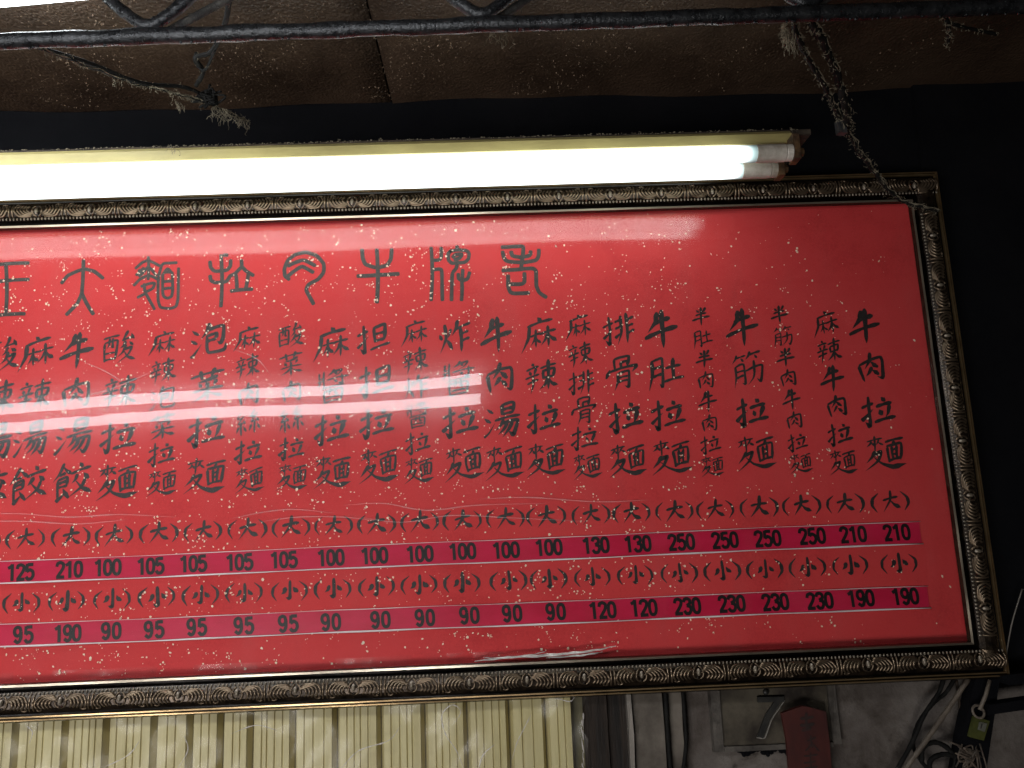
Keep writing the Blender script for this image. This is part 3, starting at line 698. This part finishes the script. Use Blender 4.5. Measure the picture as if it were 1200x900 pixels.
# torn film caught behind the lower lip
for pts, wd in (([(556, 775), (600, 770), (640, 768), (690, 763), (722, 757)], .0032), ([(566, 771), (590, 771), (620, 768), (640, 763)], .0022), ([(640, 771), (680, 768), (706, 764)], .0022)):
    v = []; f = []
    cs = [at(a, c, YP - .014) for a, c in pts]; cs = spline(cs, 8)
    for i, p in enumerate(cs):
        t = i / (len(cs) - 1); h = wd * .62 * (.06 + .94 * math.sin(math.pi * min(.97, t + .03)) ** .6) * random.uniform(.85, 1.15)
        for j in range(4):
            v.append((p.x, p.y + .002 * math.sin(i * 1.3 + j * 2), p.z - h + 2 * h * j / 3 + random.uniform(-.0003, .0003)))
    for i in range(len(cs) - 1):
        for j in range(3): q = 4 * i + j; f.append((q, q + 1, q + 5, q + 4))
    o = mesh_obj('torn_film', v, f, m_scrap); place_under(o, board)

# highlights along the cover film's creases, put in as whitish see-through lines
m_film_glint = bpy.data.materials.new('film highlight'); m_film_glint.use_nodes = True; nt = m_film_glint.node_tree; nt.nodes.clear()
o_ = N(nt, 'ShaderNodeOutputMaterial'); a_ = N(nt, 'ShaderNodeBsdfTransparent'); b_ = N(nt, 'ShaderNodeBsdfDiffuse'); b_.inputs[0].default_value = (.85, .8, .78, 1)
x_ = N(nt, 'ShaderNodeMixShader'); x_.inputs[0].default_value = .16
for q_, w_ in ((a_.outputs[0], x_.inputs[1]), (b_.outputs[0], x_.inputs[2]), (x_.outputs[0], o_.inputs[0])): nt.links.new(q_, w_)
m_glint_and_edge = m_film_glint.copy(); m_glint_and_edge.node_tree.nodes['Mix Shader'].inputs[0].default_value = .42  # denser copy: painted fold highlights and the torn film edge
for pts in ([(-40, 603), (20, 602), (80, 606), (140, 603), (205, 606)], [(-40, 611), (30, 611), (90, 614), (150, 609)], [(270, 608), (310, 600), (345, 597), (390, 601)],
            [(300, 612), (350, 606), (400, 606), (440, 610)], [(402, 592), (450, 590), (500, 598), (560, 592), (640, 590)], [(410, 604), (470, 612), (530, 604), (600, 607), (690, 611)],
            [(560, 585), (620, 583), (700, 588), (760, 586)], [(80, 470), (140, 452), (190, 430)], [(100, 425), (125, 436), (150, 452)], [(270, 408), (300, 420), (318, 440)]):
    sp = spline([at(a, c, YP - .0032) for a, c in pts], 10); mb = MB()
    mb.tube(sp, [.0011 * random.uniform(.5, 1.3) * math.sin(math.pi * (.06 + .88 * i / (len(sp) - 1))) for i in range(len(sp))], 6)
    o = mb.build('crease_highlight', m_film_glint, smooth=True); place_under(o, board)

# ------------------------------------------------------------------ twin tube light over the board
def light_fixture(name, label, group, p_r, length, yaw, tubes, tmat, hmat, hbox, rad=.013):
    """p_r: right end; tubes: list of (dx, dy, dz) of each tube axis; hbox: housing box relative"""
    root = empty(name, p_r); root.rotation_euler = (0, 0, yaw); tag(root, label, 'light fixture', group)
    def put(mb, nm, m, par=root, sm=False):
        o = mb.build(nm, m, smooth=sm); o.parent = par; return o
    hb = MB(); x0, x1, y0, y1, z0, z1 = hbox
    # folded sheet-metal body: bevelled prism along x
    prof = [(y0, z0), (y0, z0 + (z1 - z0) * .7), (y0 + .006, z1), (y1, z1), (y1, z0)]
    v = [(x, a, c) for x in (x0, x1) for a, c in prof]; k = len(prof)
    f = [tuple(range(k)), tuple(range(2 * k - 1, k - 1, -1))] + [(i, i + k, (i + 1) % k + k, (i + 1) % k) for i in range(k)]
    hb.add(v, f); put(hb, 'housing', hmat)
    for dx, dy, dz in tubes:
        t = MB(); t.tube([(dx - .058 - (length - .116) * i / 30, dy, dz) for i in range(31)], rad, 24); tb = put(t, 'tube', tmat, sm=False)
        tb.data.polygons.foreach_set('use_smooth', [len(p.vertices) == 4 for p in tb.data.polygons])
        for e in (0, 1):
            xa = dx - .058 if e == 0 else dx - length + .058; sg = 1 if e == 0 else -1
            c_ = MB(); c_.tube([(xa, dy, dz), (xa + sg * .001, dy, dz), (xa + sg * .044, dy, dz), (xa + sg * .045, dy, dz)], [rad * 1.0, rad * 1.05, rad * 1.05, rad * .97], 24)
            cp = put(c_, 'end_cap', m_capwhite, tb)
            g = MB(); g.tube([(xa + sg * .0452, dy, dz), (xa + sg * .047, dy, dz), (xa + sg * .055, dy, dz)], [rad * .9, rad * 1.0, rad * 1.0], 20); put(g, 'end_ring', m_ring if e else m_capwhite, tb)
            s_ = MB(); xs = xa + sg * .0552
            s_.box(min(xs, xs + sg * .010), max(xs, xs + sg * .010), dy - rad * .9, dy + rad * .9, dz - rad * 1.1, max(z0, dz) + .004)
            s_.tube([(xs + sg * .005, dy, dz), (xs + sg * .018, dy, dz)], [rad * .75, rad * .5], 8)
            put(s_, 'lamp_holder', m_rust)
    return root
main = light_fixture('fluorescent_light', 'lit twin tube fluorescent light with yellowed housing along the top of the menu board', None,
    (.470, 1.083, .534), 1.50, 0, [(0, 0, 0), (-.006, .050, -.003)], m_tube, m_housing, (-1.50, .006, .010, .115, .0215, .044))
# dusty batten the fixture hangs from
bt = empty('mounting_batten', (-.2, 1.2, .58)); tag(bt, 'dark dusty wooden batten fixed to the wall right above the lit tubes', 'batten')
b1 = MB()
for k in range(28): b1.box(-.92 + k * .05125, -.92 + (k + 1) * .05125, 1.112 + random.uniform(0, .0012), YW - .014, .5792, .5880 + random.uniform(-.0006, .0006))
place_under(b1.build('batten_board', noisy('dusty batten wood', (.02, .014, .010), (.10, .075, .050), 40, .9, bump=.8, bscale=200, bdist=.003, stretch=(.5, 1, 1))), bt)
b1 = MB()
for _ in range(420):
    x = random.uniform(-.9, .5); b1.blob((x, 1.112 + random.uniform(-.001, .002), .5885 + random.uniform(-.0015, .0008)), random.uniform(.0005, .0022), .0008, random.uniform(.0004, .0010), 5, 3)
for _ in range(26):
    x = random.uniform(-.9, .5); q = [Vector((x, 1.108, .588))]
    for _s in range(4): q.append(q[-1] + Vector((random.gauss(0, .003), random.gauss(0, .001), random.gauss(-.0012, .002))))
    b1.tube(q, .0003, 4, cap=False)
o = b1.build('dust_fluff', m_dust); o['kind'] = 'stuff'; place_under(o, bt)
# twin tubes hanging in front of the board, above the viewer (mirrored in the pane)
fr2 = light_fixture('hanging_fluorescent_light', 'lit twin tube light hanging in front of the menu board and mirrored in its pane', None,
    (.030, .30, .403), 1.80, R(6), [(0, 0, 0), (0, .002, -.056)], m_tube2, m_housing2, (-1.78, -.01, .006, .05, .022, .05), rad=.0155)
# lamp on the ceiling, top left
lp = empty('ceiling_lamp', (-.565, .957, ZC)); lp.rotation_euler = (0, 0, R(-5.5)); tag(lp, 'bright lamp glaring on the ceiling in the upper left corner', 'lamp')
a = MB(); a.box(-.85, .035, -.10, .001, -.020, -.006); o = a.build('diffuser', m_tube3); o.parent = lp
a = MB(); a.box(-.86, .045, -.11, .004, -.0058, -.0045); o = a.build('lamp_tray', m_housing2); o.parent = lp

# ------------------------------------------------------------------ roof truss
tr = empty('roof_truss', (0, .75, .52)); tag(tr, 'greasy black steel lattice truss running under the ceiling across the top', 'truss')
def tz(x): return .522 + .012 * (x + .5)
t = MB(); t.tube([(-1.5 + 3.0 * i / 160, .75 + .0006 * math.sin(i), tz(-1.5 + 3.0 * i / 160)) for i in range(161)], [.0083 * random.uniform(.93, 1.07) for _ in range(161)], 14, jit=.05)
place_under(t.build('bottom_chord', m_steel, smooth=True), tr)
t = MB(); t.box(-1.5, 1.5, .735, .765, .700, .728); place_under(t.build('top_chord', m_steel), tr)
nodes = [-.355 + .357 * k for k in range(-3, 6)]
for x in nodes:
    pts = [(x - .1785, .75, .708), (x - .10, .75, tz(x) + .105), (x - .040, .75, tz(x) + .042), (x - .012, .75, tz(x) + .018), (x, .75, tz(x) + .013),
           (x + .012, .75, tz(x) + .018), (x + .040, .75, tz(x) + .042), (x + .10, .75, tz(x) + .105), (x + .1785, .75, .708)]
    sp = spline(pts, 5); t = MB(); t.tube(sp, [.0066 * random.uniform(.92, 1.08) for _ in sp], 12, jit=.05)
    place_under(t.build('web_bar', m_steel, smooth=True), tr)
for x in nodes:
    t = MB(); p0 = Vector((x + .010, .764, tz(x) + .012)); p1 = Vector((x + .15, .80, tz(x) + .13))
    t.tube([p0.lerp(p1, k / 14) for k in range(15)], [.0045 * random.uniform(.85, 1.15) for _ in range(15)], 8, jit=.1)
    for _ in range(60):
        q = p0.lerp(p1, random.uniform(.05, .8)); d_ = Vector([random.gauss(0, .003) for _ in range(3)]); t.tube([q, q + d_, q + d_ * 1.6 + Vector((0, 0, -.002))], .0004, 4, cap=False)
    place_under(t.build('brace_bar', m_dustysteel, smooth=True), tr)
# drips of grease along the underside of the chord
t = MB()
for _ in range(70):
    x = random.uniform(-.9, .6); t.blob((x, .75, tz(x) - .0083), .0015 * random.uniform(.6, 1.5), .0015, .0018 * random.uniform(.6, 1.4), 6, 4)
o = t.build('hanging_drips', m_steel, smooth=True); place_under(o, tr); o['kind'] = 'stuff'

# ------------------------------------------------------------------ cables with dust and cobweb
def cable(name, label, pts, r, m, cat='cable', fuzz=0, flen=.008, group=None, jit=.1, sag=True, wander=0.0, n=8):
    sp = spline(pts, 10)
    if wander: sp = [p + Vector([random.gauss(0, wander) for _ in range(3)]) for p in sp]
    root = empty(name, sp[0]); tag(root, label, cat, group or ('dusty cables hanging under the ceiling' if name == 'dusty_cable' else 'cables on the wall below the board'))
    mb = MB(); mb.tube(sp, [r * random.uniform(1 - jit, 1 + jit) for _ in sp], n)
    place_under(mb.build('cable_sheath', m, smooth=True), root)
    if fuzz > 200:
        for q_ in range(3):
            w_ = [p + Vector((random.gauss(0, .0016) - .002 * math.sin(i * .5 + q_ * 2), -r, random.gauss(0, .0008))) for i, p in enumerate(sp)]
            d_ = MB(); d_.tube(spline(w_, 3), [random.uniform(.0003, .0011) for _ in range(3 * (len(w_) - 1) + 1)], 5)
            place_under(d_.build('dust_string', m_dust, smooth=True), root)
    if fuzz:
        fz = MB()
        for _ in range(fuzz):
            i = random.randrange(len(sp) - 1); p = sp[i].lerp(sp[i + 1], random.random())
            l = flen * random.uniform(.3, 1.2); q = [p + Vector([random.gauss(0, r * .8) for _ in range(3)])]
            dirn = Vector((random.gauss(0, .8), random.gauss(0, .4), random.gauss(-.6, .6))).normalized()
            for _s in range(4): q.append(q[-1] + (dirn + Vector([random.gauss(0, .7) for _ in range(3)])).normalized() * l / 4)
            fz.tube(q, [random.uniform(.00018, .00045)] * 4 + [.0001], 4, cap=False)
        o = fz.build('cobweb_fluff', m_dust); o['kind'] = 'stuff'; place_under(o, root)
    return root
A_ = lambda x, y, d: at(x, y, d)
cable('dusty_cable', 'dust covered black cable hanging down from the truss to the right frame corner', [A_(925, 12, .78), A_(940, 55, .86), A_(965, 100, .95), A_(990, 150, 1.05), A_(1020, 195, 1.12), A_(1052, 232, 1.18), A_(1100, 247, 1.20)], .0036, m_blackcable, fuzz=420, flen=.009, wander=.0007)
cable('dusty_cable', 'second dusty cable looping beside the longer one from the truss', [A_(940, 10, .78), A_(960, 40, .84), A_(980, 85, .93), A_(992, 130, 1.0), A_(992, 155, 1.05)], .0050, m_blackcable, fuzz=320, flen=.008, wander=.0010)
cable('dusty_cable', 'loose frayed cobwebbed wire end left of the two dusty cables', [A_(922, 18, .78), A_(917, 35, .80), A_(920, 52, .82)], .0012, m_dust, fuzz=90, flen=.008, wander=.001)
cable('dusty_cable', 'thick black cable slanting from the left end of the truss to a cobwebbed knot', [A_(20, 47, .76), A_(60, 60, .83), A_(110, 76, .92), A_(165, 97, 1.02), A_(215, 102, 1.08), A_(240, 112, 1.12)], .0030, m_blackcable, fuzz=60, flen=.007)
cable('dusty_cable', 'thin black wire running just below the thick slanting cable', [A_(50, 58, .80), A_(150, 95, 1.0), A_(200, 108, 1.06), A_(245, 122, 1.12), A_(290, 142, 1.18)], .0016, m_blackcable, fuzz=220, flen=.010, wander=.0006)
cable('dusty_cable', 'flat dark strap hanging behind the truss down to the cobwebbed knot', [A_(270, -10, .80), A_(263, 30, .88), A_(248, 60, .96), A_(230, 68, .98), A_(238, 84, 1.02), A_(230, 100, 1.08)], .0032, m_blackcable, fuzz=50, flen=.007)
cable('dusty_cable', 'thin wire crossing the strap to form a small loop above the knot', [A_(252, 58, .95), A_(240, 82, 1.0), A_(228, 72, 1.0), A_(230, 62, .98)], .0020, m_blackcable, fuzz=20, flen=.005)
cable('dusty_cable', 'short dark twig of wire drooping at the top right under the truss', [A_(1105, 12, .78), A_(1112, 35, .83), A_(1110, 52, .86)], .0025, m_blackcable, fuzz=60, flen=.010)
cable('dusty_cable', 'dark wire branching right beside the drooping twig at top right', [A_(1108, 25, .80), A_(1130, 32, .84), A_(1168, 40, .88)], .0022, m_blackcable, fuzz=40, flen=.008)
# knot of black tape and cobweb
kn = MB(); c = A_(244, 113, 1.11)
for _ in range(26):
    q = [c + Vector([random.gauss(0, .008), random.gauss(0, .004), random.gauss(0, .008)]) for _ in range(4)]; kn.tube(spline(q, 4), .0018, 5)
o = kn.build('cable_knot', m_blackcable, smooth=True); tag(o, 'tangled black knot of tape and wire under the ceiling at left', 'knot')
cl = MB()
c = A_(985, 150, 1.035); cl.box(c.x - .006, c.x + .006, c.y - .006, c.y + .004, c.z - .010, c.z + .010, j=.001)
cl.box(c.x - .0075, c.x - .003, c.y - .008, c.y - .0055, c.z - .008, c.z + .006, j=.0008)
o = cl.build('cable_clip', noisy('grey clip', (.02, .02, .022), (.05, .05, .05), 50, .5, bump=.1)); tag(o, 'small grey clip binding the two dusty cables together', 'clip')
def cobweb(label, centre, nst, spread, down):
    mb = MB()
    for _ in range(nst):
        tt = random.gauss(0, 1); q = [centre + Vector((spread * .9 * tt, random.gauss(0, .004), -spread * .45 * tt + random.gauss(0, spread * .15)))]
        for _s in range(6): q.append(q[-1] + Vector((random.gauss(0, spread * .25), random.gauss(0, .001), random.gauss(-down / 7, spread * .12))))
        mb.tube(q, [random.uniform(.00018, .0005) for _ in q], 4, cap=False)
    o = mb.build('cobweb', m_dust); tag(o, label, 'cobweb', 'cobwebs under the ceiling'); return o
cobweb('dusty cobweb trailing down right of the black knot', A_(258, 126, 1.13), 34, .012, .024)
cobweb('ragged cobweb tip furthest right on the left cable', A_(284, 140, 1.17), 20, .007, .018)
cobweb('small cobweb wisp hanging left of the knot below the slanting cable', A_(209, 120, 1.10), 10, .005, .014)
cobweb('tiny cobweb tuft under the slanting cable near the left edge', A_(139, 96, .98), 8, .005, .012)
cobweb('pale cobweb loop hanging from the middle of the truss', A_(590, 40, .80), 14, .008, .018)
cobweb('frayed cobweb fringe below the truss at the dusty cables', A_(922, 40, .82), 20, .006, .028)
cobweb('wispy cobweb over the tubes at left', A_(202, 172, 1.07), 7, .005, .012)

# ------------------------------------------------------------------ below the board, left: corrugated cream cladding under plastic film
cx0 = at(683, 850, 1.27).x
cl_ = empty('corrugated_cladding', (-.3, 1.28, -.75)); tag(cl_, 'cream corrugated cladding with fine ribs below the left of the board', 'cladding')
gaps = [at(x, 855, 1.262).x for x in (18, 76, 124, 180, 222, 258, 293, 343, 393, 445, 497, 547, 597, 640, 674)]
gaps = [gaps[0] - .068 * k for k in range(9, 0, -1)] + gaps
for i in range(len(gaps) - 1):
    a, c = gaps[i] + .0065, gaps[i + 1] - .0055
    wdt = c - a; nr = random.choice((4, 5, 5)) if wdt > .05 else 3
    prof = [(a - .006, 1.2795), (a, 1.262)]
    for k in range(1, nr):
        x = a + wdt * k / nr + random.uniform(-.002, .002); prof += [(x - .0012, 1.2615), (x, 1.2640), (x + .0012, 1.2615)]
    prof += [(c, 1.262), (c + .005, 1.2795)]
    v = [(x, y, z) for z in (-.95, -.20) for x, y in prof]; k = len(prof)
    f = [(j, j + 1, j + 1 + k, j + k) for j in range(k - 1)] + [tuple(range(k - 1, -1, -1)), tuple(range(k, 2 * k))]
    place_under(mesh_obj('slat', v, f, m_slat), cl_)
g = MB(); g.box(gaps[0], cx0 + .002, 1.2798, 1.2845, -.95, -.20); place_under(g.build('backing', m_slatgap), cl_)
# film
nx, nz = 150, 40; v = []; f = []
x0, x1 = gaps[0], cx0 + .001
for j in range(nz + 1):
    for i in range(nx + 1):
        u, w_ = i / nx, j / nz; x = x0 + (x1 - x0) * u + (.004 * math.sin(j * 1.1) + .003 * math.sin(j * 2.7)) * (i == nx); z = -.80 + .6 * w_
        y = 1.248 + .0035 * math.sin(x * 31 + z * 17 + 2 * math.sin(z * 23)) + .002 * math.sin(x * 83 - z * 57) + .0015 * abs(math.sin(x * 60 + z * 90 + math.sin(x * 40) * 2))
        v.append((x, y, z))
for j in range(nz):
    for i in range(nx): q = j * (nx + 1) + i; f.append((q, q + 1, q + nx + 2, q + nx + 1))
film = o = mesh_obj('plastic_film', v, f, m_film, None, True); tag(o, 'crumpled clear plastic film stretched over the cream cladding', 'plastic sheet')
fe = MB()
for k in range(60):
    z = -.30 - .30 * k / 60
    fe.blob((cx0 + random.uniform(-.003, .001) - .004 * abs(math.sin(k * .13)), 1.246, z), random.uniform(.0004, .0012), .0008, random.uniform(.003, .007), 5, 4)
o = fe.build('film_edge', m_glint_and_edge); tag(o, 'ragged pale edge of plastic film beside the dark post', 'plastic edge')

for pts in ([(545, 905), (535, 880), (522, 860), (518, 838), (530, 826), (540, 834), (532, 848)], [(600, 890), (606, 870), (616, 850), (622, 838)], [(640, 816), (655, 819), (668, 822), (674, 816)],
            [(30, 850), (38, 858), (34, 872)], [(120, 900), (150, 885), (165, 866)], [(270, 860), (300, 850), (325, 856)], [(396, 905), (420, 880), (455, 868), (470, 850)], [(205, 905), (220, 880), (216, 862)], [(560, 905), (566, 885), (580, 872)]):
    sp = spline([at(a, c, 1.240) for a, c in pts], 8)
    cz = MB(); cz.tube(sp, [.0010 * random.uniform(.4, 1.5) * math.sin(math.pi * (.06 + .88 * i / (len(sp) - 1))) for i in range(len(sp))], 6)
    place_under(cz.build('fold_highlight', m_glint_and_edge, smooth=True), film)  # bright glints on the film's folds, drawn as whitish lines

# ------------------------------------------------------------------ below the board, middle and right
def vplank(name, label, cat, xa, xb, y0, y1, m, z0=-.95, z1=-.19, lean=0.0):
    v = []; n = 16; xs0 = at(xa, 850, y0).x; xs1 = at(xb, 850, y0).x
    for i in range(n + 1):
        z = z0 + (z1 - z0) * i / n; jx = random.uniform(-.0012, .0012)
        v += [(xs0 + jx, y0 + random.uniform(-.0006, .0006), z), (xs1 + random.uniform(-.0012, .0012), y0 + random.uniform(-.0006, .0006), z), (xs1, y1, z), (xs0, y1, z)]
    f = []
    for i in range(n):
        for k in range(4): a = 4 * i + k; c = 4 * i + (k + 1) % 4; f.append((a, c, c + 4, a + 4))
    f += [(3, 2, 1, 0), (4 * n, 4 * n + 1, 4 * n + 2, 4 * n + 3)]
    o = mesh_obj(name, v, f, m); tag(o, label, cat); return o
vplank('wooden_post', 'dark weathered wooden post between the cream cladding and the pale metal edge', 'post', 685, 712, 1.258, 1.2845, m_darkwood)
vplank('wooden_post', 'narrow dark brown board just left of the pale metal edge', 'post', 713, 734, 1.266, 1.2845, m_darkwood)
vplank('metal_edge', 'thin pale vertical metal edge right of the dark wooden boards', 'trim', 736, 741.5, 1.252, 1.2845, m_metalstrip)
vplank('concrete_strip', 'grimy grey brown concrete strip right of the metal edge', 'pilaster', 743, 778, 1.262, 1.2845, m_concrete)
vplank('concrete_strip', 'narrow speckled concrete strip between two dark vertical cables', 'pilaster', 784, 800, 1.270, 1.2845, m_concrete)
cable('wall_cable', 'thick black cable running straight down beside the grimy concrete strip', [A_(779, 800, 1.262), A_(782, 850, 1.262), A_(786, 910, 1.262), A_(788, 960, 1.262)], .0036, m_blackcable)
cable('wall_cable', 'black cable sagging slightly down the plaster left of the number plate', [A_(799, 795, 1.27), A_(802, 835, 1.27), A_(804, 870, 1.27), A_(800, 910, 1.27), A_(797, 960, 1.27)], .0032, m_blackcable)
# number plate with a raised 7
m_plate = noisy('rusted enamel plate', (.014, .008, .004), (.085, .070, .048), 14, .6, bump=.5, bscale=60, lo=.38, hi=.62)
m_plate_rim = noisy('pitted plate surround', (.03, .024, .020), (.12, .105, .09), 22, .75, bump=.8, bscale=60, bdist=.003)
m_seven = noisy('weathered dark numeral', (.006, .006, .006), (.03, .028, .024), 50, .5, bump=.3)
m_seven_edge = noisy('chipped numeral edge', (.14, .13, .11), (.28, .26, .23), 60, .7, bump=.3)
pc = A_(905, 838, 1.268); pl = empty('number_plate', pc); tag(pl, 'rusty house number plate with a 7 on the plaster below the board', 'number plate')
a0, a1 = A_(846, 838, 1.27).x, A_(973, 838, 1.27).x; z0, z1 = A_(905, 873, 1.27).z, A_(905, 800, 1.27).z
b_ = MB(); b_.box(a0, a1, 1.2745, 1.2845, z0, z1); place_under(b_.build('plate', m_plate), pl)
r_ = MB()
r_.box(a0 - .016, a0 - .0005, 1.270, 1.2844, z0 - .008, z1, j=.001); r_.box(a1 + .0005, a1 + .014, 1.272, 1.2844, z0 - .004, z1, j=.001)
r_.box(a0, a1, 1.271, 1.2843, z0 - .008, z0 - .0005, j=.0008)
place_under(r_.build('plate_surround', m_plate_rim), pl)
def flat_stroke(pxs, y, wd, mname, m, parent, dep=.004):
    w3 = [A_(a, c, y) for a, c in pxs]
    rb = ribbon([(p.x * 1000, p.z * 1000) for p in w3], 'm', wd, 0, smooth=len(pxs) > 2)
    v = []; f = []
    for a, c, *_ in rb: v += [(a.x / 1000, y, a.y / 1000), (c.x / 1000, y, c.y / 1000), (c.x / 1000, y + dep, c.y / 1000), (a.x / 1000, y + dep, a.y / 1000)]
    for i in range(len(rb) - 1):
        for k in range(4): p = 4 * i + k; q = 4 * i + (k + 1) % 4; f.append((p, q, q + 4, p + 4))
    f += [(0, 1, 2, 3), (4 * len(rb) - 1, 4 * len(rb) - 2, 4 * len(rb) - 3, 4 * len(rb) - 4)]
    o = mesh_obj(mname, v, f, m); place_under(o, parent); return o
flat_stroke([(888, 820), (919, 819.5)], 1.2696, 8.0, 'numeral', m_seven, pl)
flat_stroke([(914, 819), (900, 840), (891, 864)], 1.2702, 8.4, 'numeral', m_seven, pl)
flat_stroke([(919.5, 821), (904.5, 843), (896.5, 864.5), (887, 864.5)], 1.2712, 1.6, 'numeral_edge', m_seven_edge, pl, .003)
sc_ = MB(); p = A_(898, 811, 1.2715); sc_.tube([(p.x, 1.2735, p.z), (p.x, 1.2705, p.z)], [.005, .004], 12); place_under(sc_.build('screw', m_seven, smooth=True), pl)
# crumbling hole under the plate
h_ = MB()
for k in range(16):
    p = A_(868 + k * 4, 879 + 3 * math.sin(k) + random.uniform(-1, 1), 1.2835); h_.blob((p.x, 1.2845, p.z), random.uniform(.004, .008), .0022, random.uniform(.004, .0075), 8, 4)
o = h_.build('mortar_hole', m_near_black, smooth=True); tag(o, 'dark crumbled gap in the plaster just under the number plate', 'gap', kind='structure')
# red wooden tag
tg = empty('wooden_tag', A_(950, 900, 1.25)); tag(tg, 'dark red wooden tag with faded ink leaning over the number plate', 'tag')
pts = [(916, 836), (940, 827.5), (945, 828), (968, 834), (972, 868), (977, 930), (927, 930), (922, 868)]
w3 = [A_(a, c, 1.252) for a, c in pts]; n = len(w3)
v = [(p.x, 1.252, p.z) for p in w3] + [(p.x, 1.259, p.z) for p in w3]
f = [tuple(range(n - 1, -1, -1)), tuple(range(n, 2 * n))] + [(i, (i + 1) % n, (i + 1) % n + n, i + n) for i in range(n)]
place_under(mesh_obj('tag_board', v, f, m_red_tag), tg)
ik = MB()
def inkp(strokes, wd=3.2):
    for k, s in enumerate(strokes.split(';')):
        w3 = [A_(float(t.split(',')[0]), float(t.split(',')[1]), 1.2512) for t in s.split()]
        lay(ik, ribbon([(p.x * 1000, p.z * 1000) for p in w3], 'h', wd, .1), lambda p: (p.x / 1000, p.y / 1000), 1.2512 - .00002 * k)
inkp('938,842 953,840;945,836 946,854;938,850 954,848;940,856 950,853', 5.5)
inkp('946,868 956,864;950,862 952,876;944,880 952,870;953,872 960,880', 3)
inkp('942,886 958,884;950,882 951,900;942,894 956,892;944,900 958,898', 3)
o = ik.build('ink_marks', m_tagink); place_under(o, tg)

cable('wall_cable', 'black cable coming down in front of the plaster at lower right, crossing its twin', [A_(1106, 795, 1.255), A_(1100, 812, 1.255), A_(1083, 838, 1.252), A_(1068, 872, 1.252), A_(1050, 905, 1.252), A_(1040, 930, 1.252)], .0033, m_blackcable)
cable('wall_cable', 'second black cable bowing beside its twin toward the coil', [A_(1119, 795, 1.258), A_(1108, 812, 1.258), A_(1092, 826, 1.258), A_(1076, 848, 1.26), A_(1070, 872, 1.262), A_(1078, 890, 1.262), A_(1092, 906, 1.262)], .0030, m_blackcable)
cable('wall_cable', 'flat cream cable crossing the plaster diagonally at lower right', [A_(1135, 795, 1.250), A_(1108, 835, 1.248), A_(1082, 872, 1.246), A_(1056, 908, 1.246)], .0038, m_whitecable)
cable('wall_cable', 'dark coil of cable lying at the lower right edge', [A_(1080, 892, 1.25), A_(1082, 876, 1.25), A_(1096, 870, 1.25), A_(1112, 878, 1.25), A_(1120, 892, 1.25), A_(1112, 908, 1.25), A_(1094, 908, 1.25), A_(1090, 892, 1.25), A_(1104, 884, 1.25), A_(1122, 886, 1.25)], .0038, m_blackcable)
cable('wall_cable', 'thin brown wire hanging left of the slanted dark timber', [A_(1121, 797, 1.262), A_(1125, 830, 1.262), A_(1128, 860, 1.262), A_(1124, 900, 1.262)], .0022, m_darkwood)
def slab(name, label, cat, pts, y0, y1, m):
    w3 = [A_(a, c, y0) for a, c in pts]; n = len(w3)
    v = [(p.x, y0, p.z) for p in w3] + [(p.x, y1, p.z) for p in w3]
    f = [tuple(range(n - 1, -1, -1)), tuple(range(n, 2 * n))] + [(i, (i + 1) % n, (i + 1) % n + n, i + n) for i in range(n)]
    o = mesh_obj(name, v, f, m); tag(o, label, cat); return o
slab('slanted_timber', 'dark slanted timber strut standing at lower right behind the hanging label', 'timber', [(1143, 795), (1172, 795), (1152, 930), (1118, 930), (1129, 860)], 1.238, 1.262, m_near_black)
slab('wall_bracket', 'black metal bracket sticking out right of the frame corner', 'bracket', [(1172, 792), (1215, 787), (1215, 800), (1182, 803)], 1.225, 1.245, m_near_black)
slab('wall_bracket', 'lower black bracket under the first at the right edge', 'bracket', [(1160, 826), (1215, 818), (1215, 830), (1158, 838)], 1.225, 1.245, m_near_black)
slab('shade_panel', 'black upright panel added for the shade right of the frame', 'post', [(1052, -60), (1320, -60), (1320, 792), (1150, 792), (1088, 260)], 1.262, 1.2840, m_near_black)  # added panel: its near-black colour stands for shade beside the frame
gt = empty('hanging_label', A_(1146, 850, 1.23)); tag(gt, 'yellow green plastic label hanging from a cream ring by the slanted timber', 'label')
def slabp(name, pts, y0, y1, m, par):
    o = slab(name, None, None, pts, y0, y1, m); place_under(o, par)
slabp('label_body', [(1143, 840), (1160, 845), (1153, 868), (1137, 864)], 1.226, 1.234, m_green, gt)
slabp('paper_slip', [(1148, 846), (1157, 848), (1154, 858), (1146, 855)], 1.2245, 1.2257, m_paperlabel, gt)
slabp('slip_mark', [(1150.3, 848), (1151.6, 848.3), (1150, 854), (1148.8, 853.7)], 1.2240, 1.2244, m_seven, gt)
rg = MB(); c = A_(1146.5, 834, 1.225); rg.tube([c + Vector((.0085 * math.cos(a), .003 * math.sin(a), .0085 * math.sin(a))) for a in [2 * math.pi * k / 18 for k in range(19)]], .0019, 8)
place_under(rg.build('ring', m_whitecable, smooth=True), gt)
st = MB(); st.tube([A_(1160, 797, 1.225), A_(1155, 815, 1.223), A_(1148, 832, 1.222)], .0028, 8); place_under(st.build('stem', m_whitecable, smooth=True), gt)
kb = MB(); c = A_(1135, 888, 1.235)
for _ in range(14):
    q = [c + Vector([random.gauss(0, .012), random.gauss(0, .003), random.gauss(0, .012)]) for _ in range(4)]; kb.tube(spline(q, 4), .0014, 5)
tag(kb.build('wire_tangle', m_darkcream, smooth=True), 'small tangle of cream and brown wire ends below the green label', 'wire')
cable('wall_cable', 'thin grey wire curving down the dark space right of the frame', [A_(1198, 690, 1.24), A_(1186, 730, 1.24), A_(1178, 775, 1.24), A_(1176, 800, 1.24)], .0011, m_metalstrip)
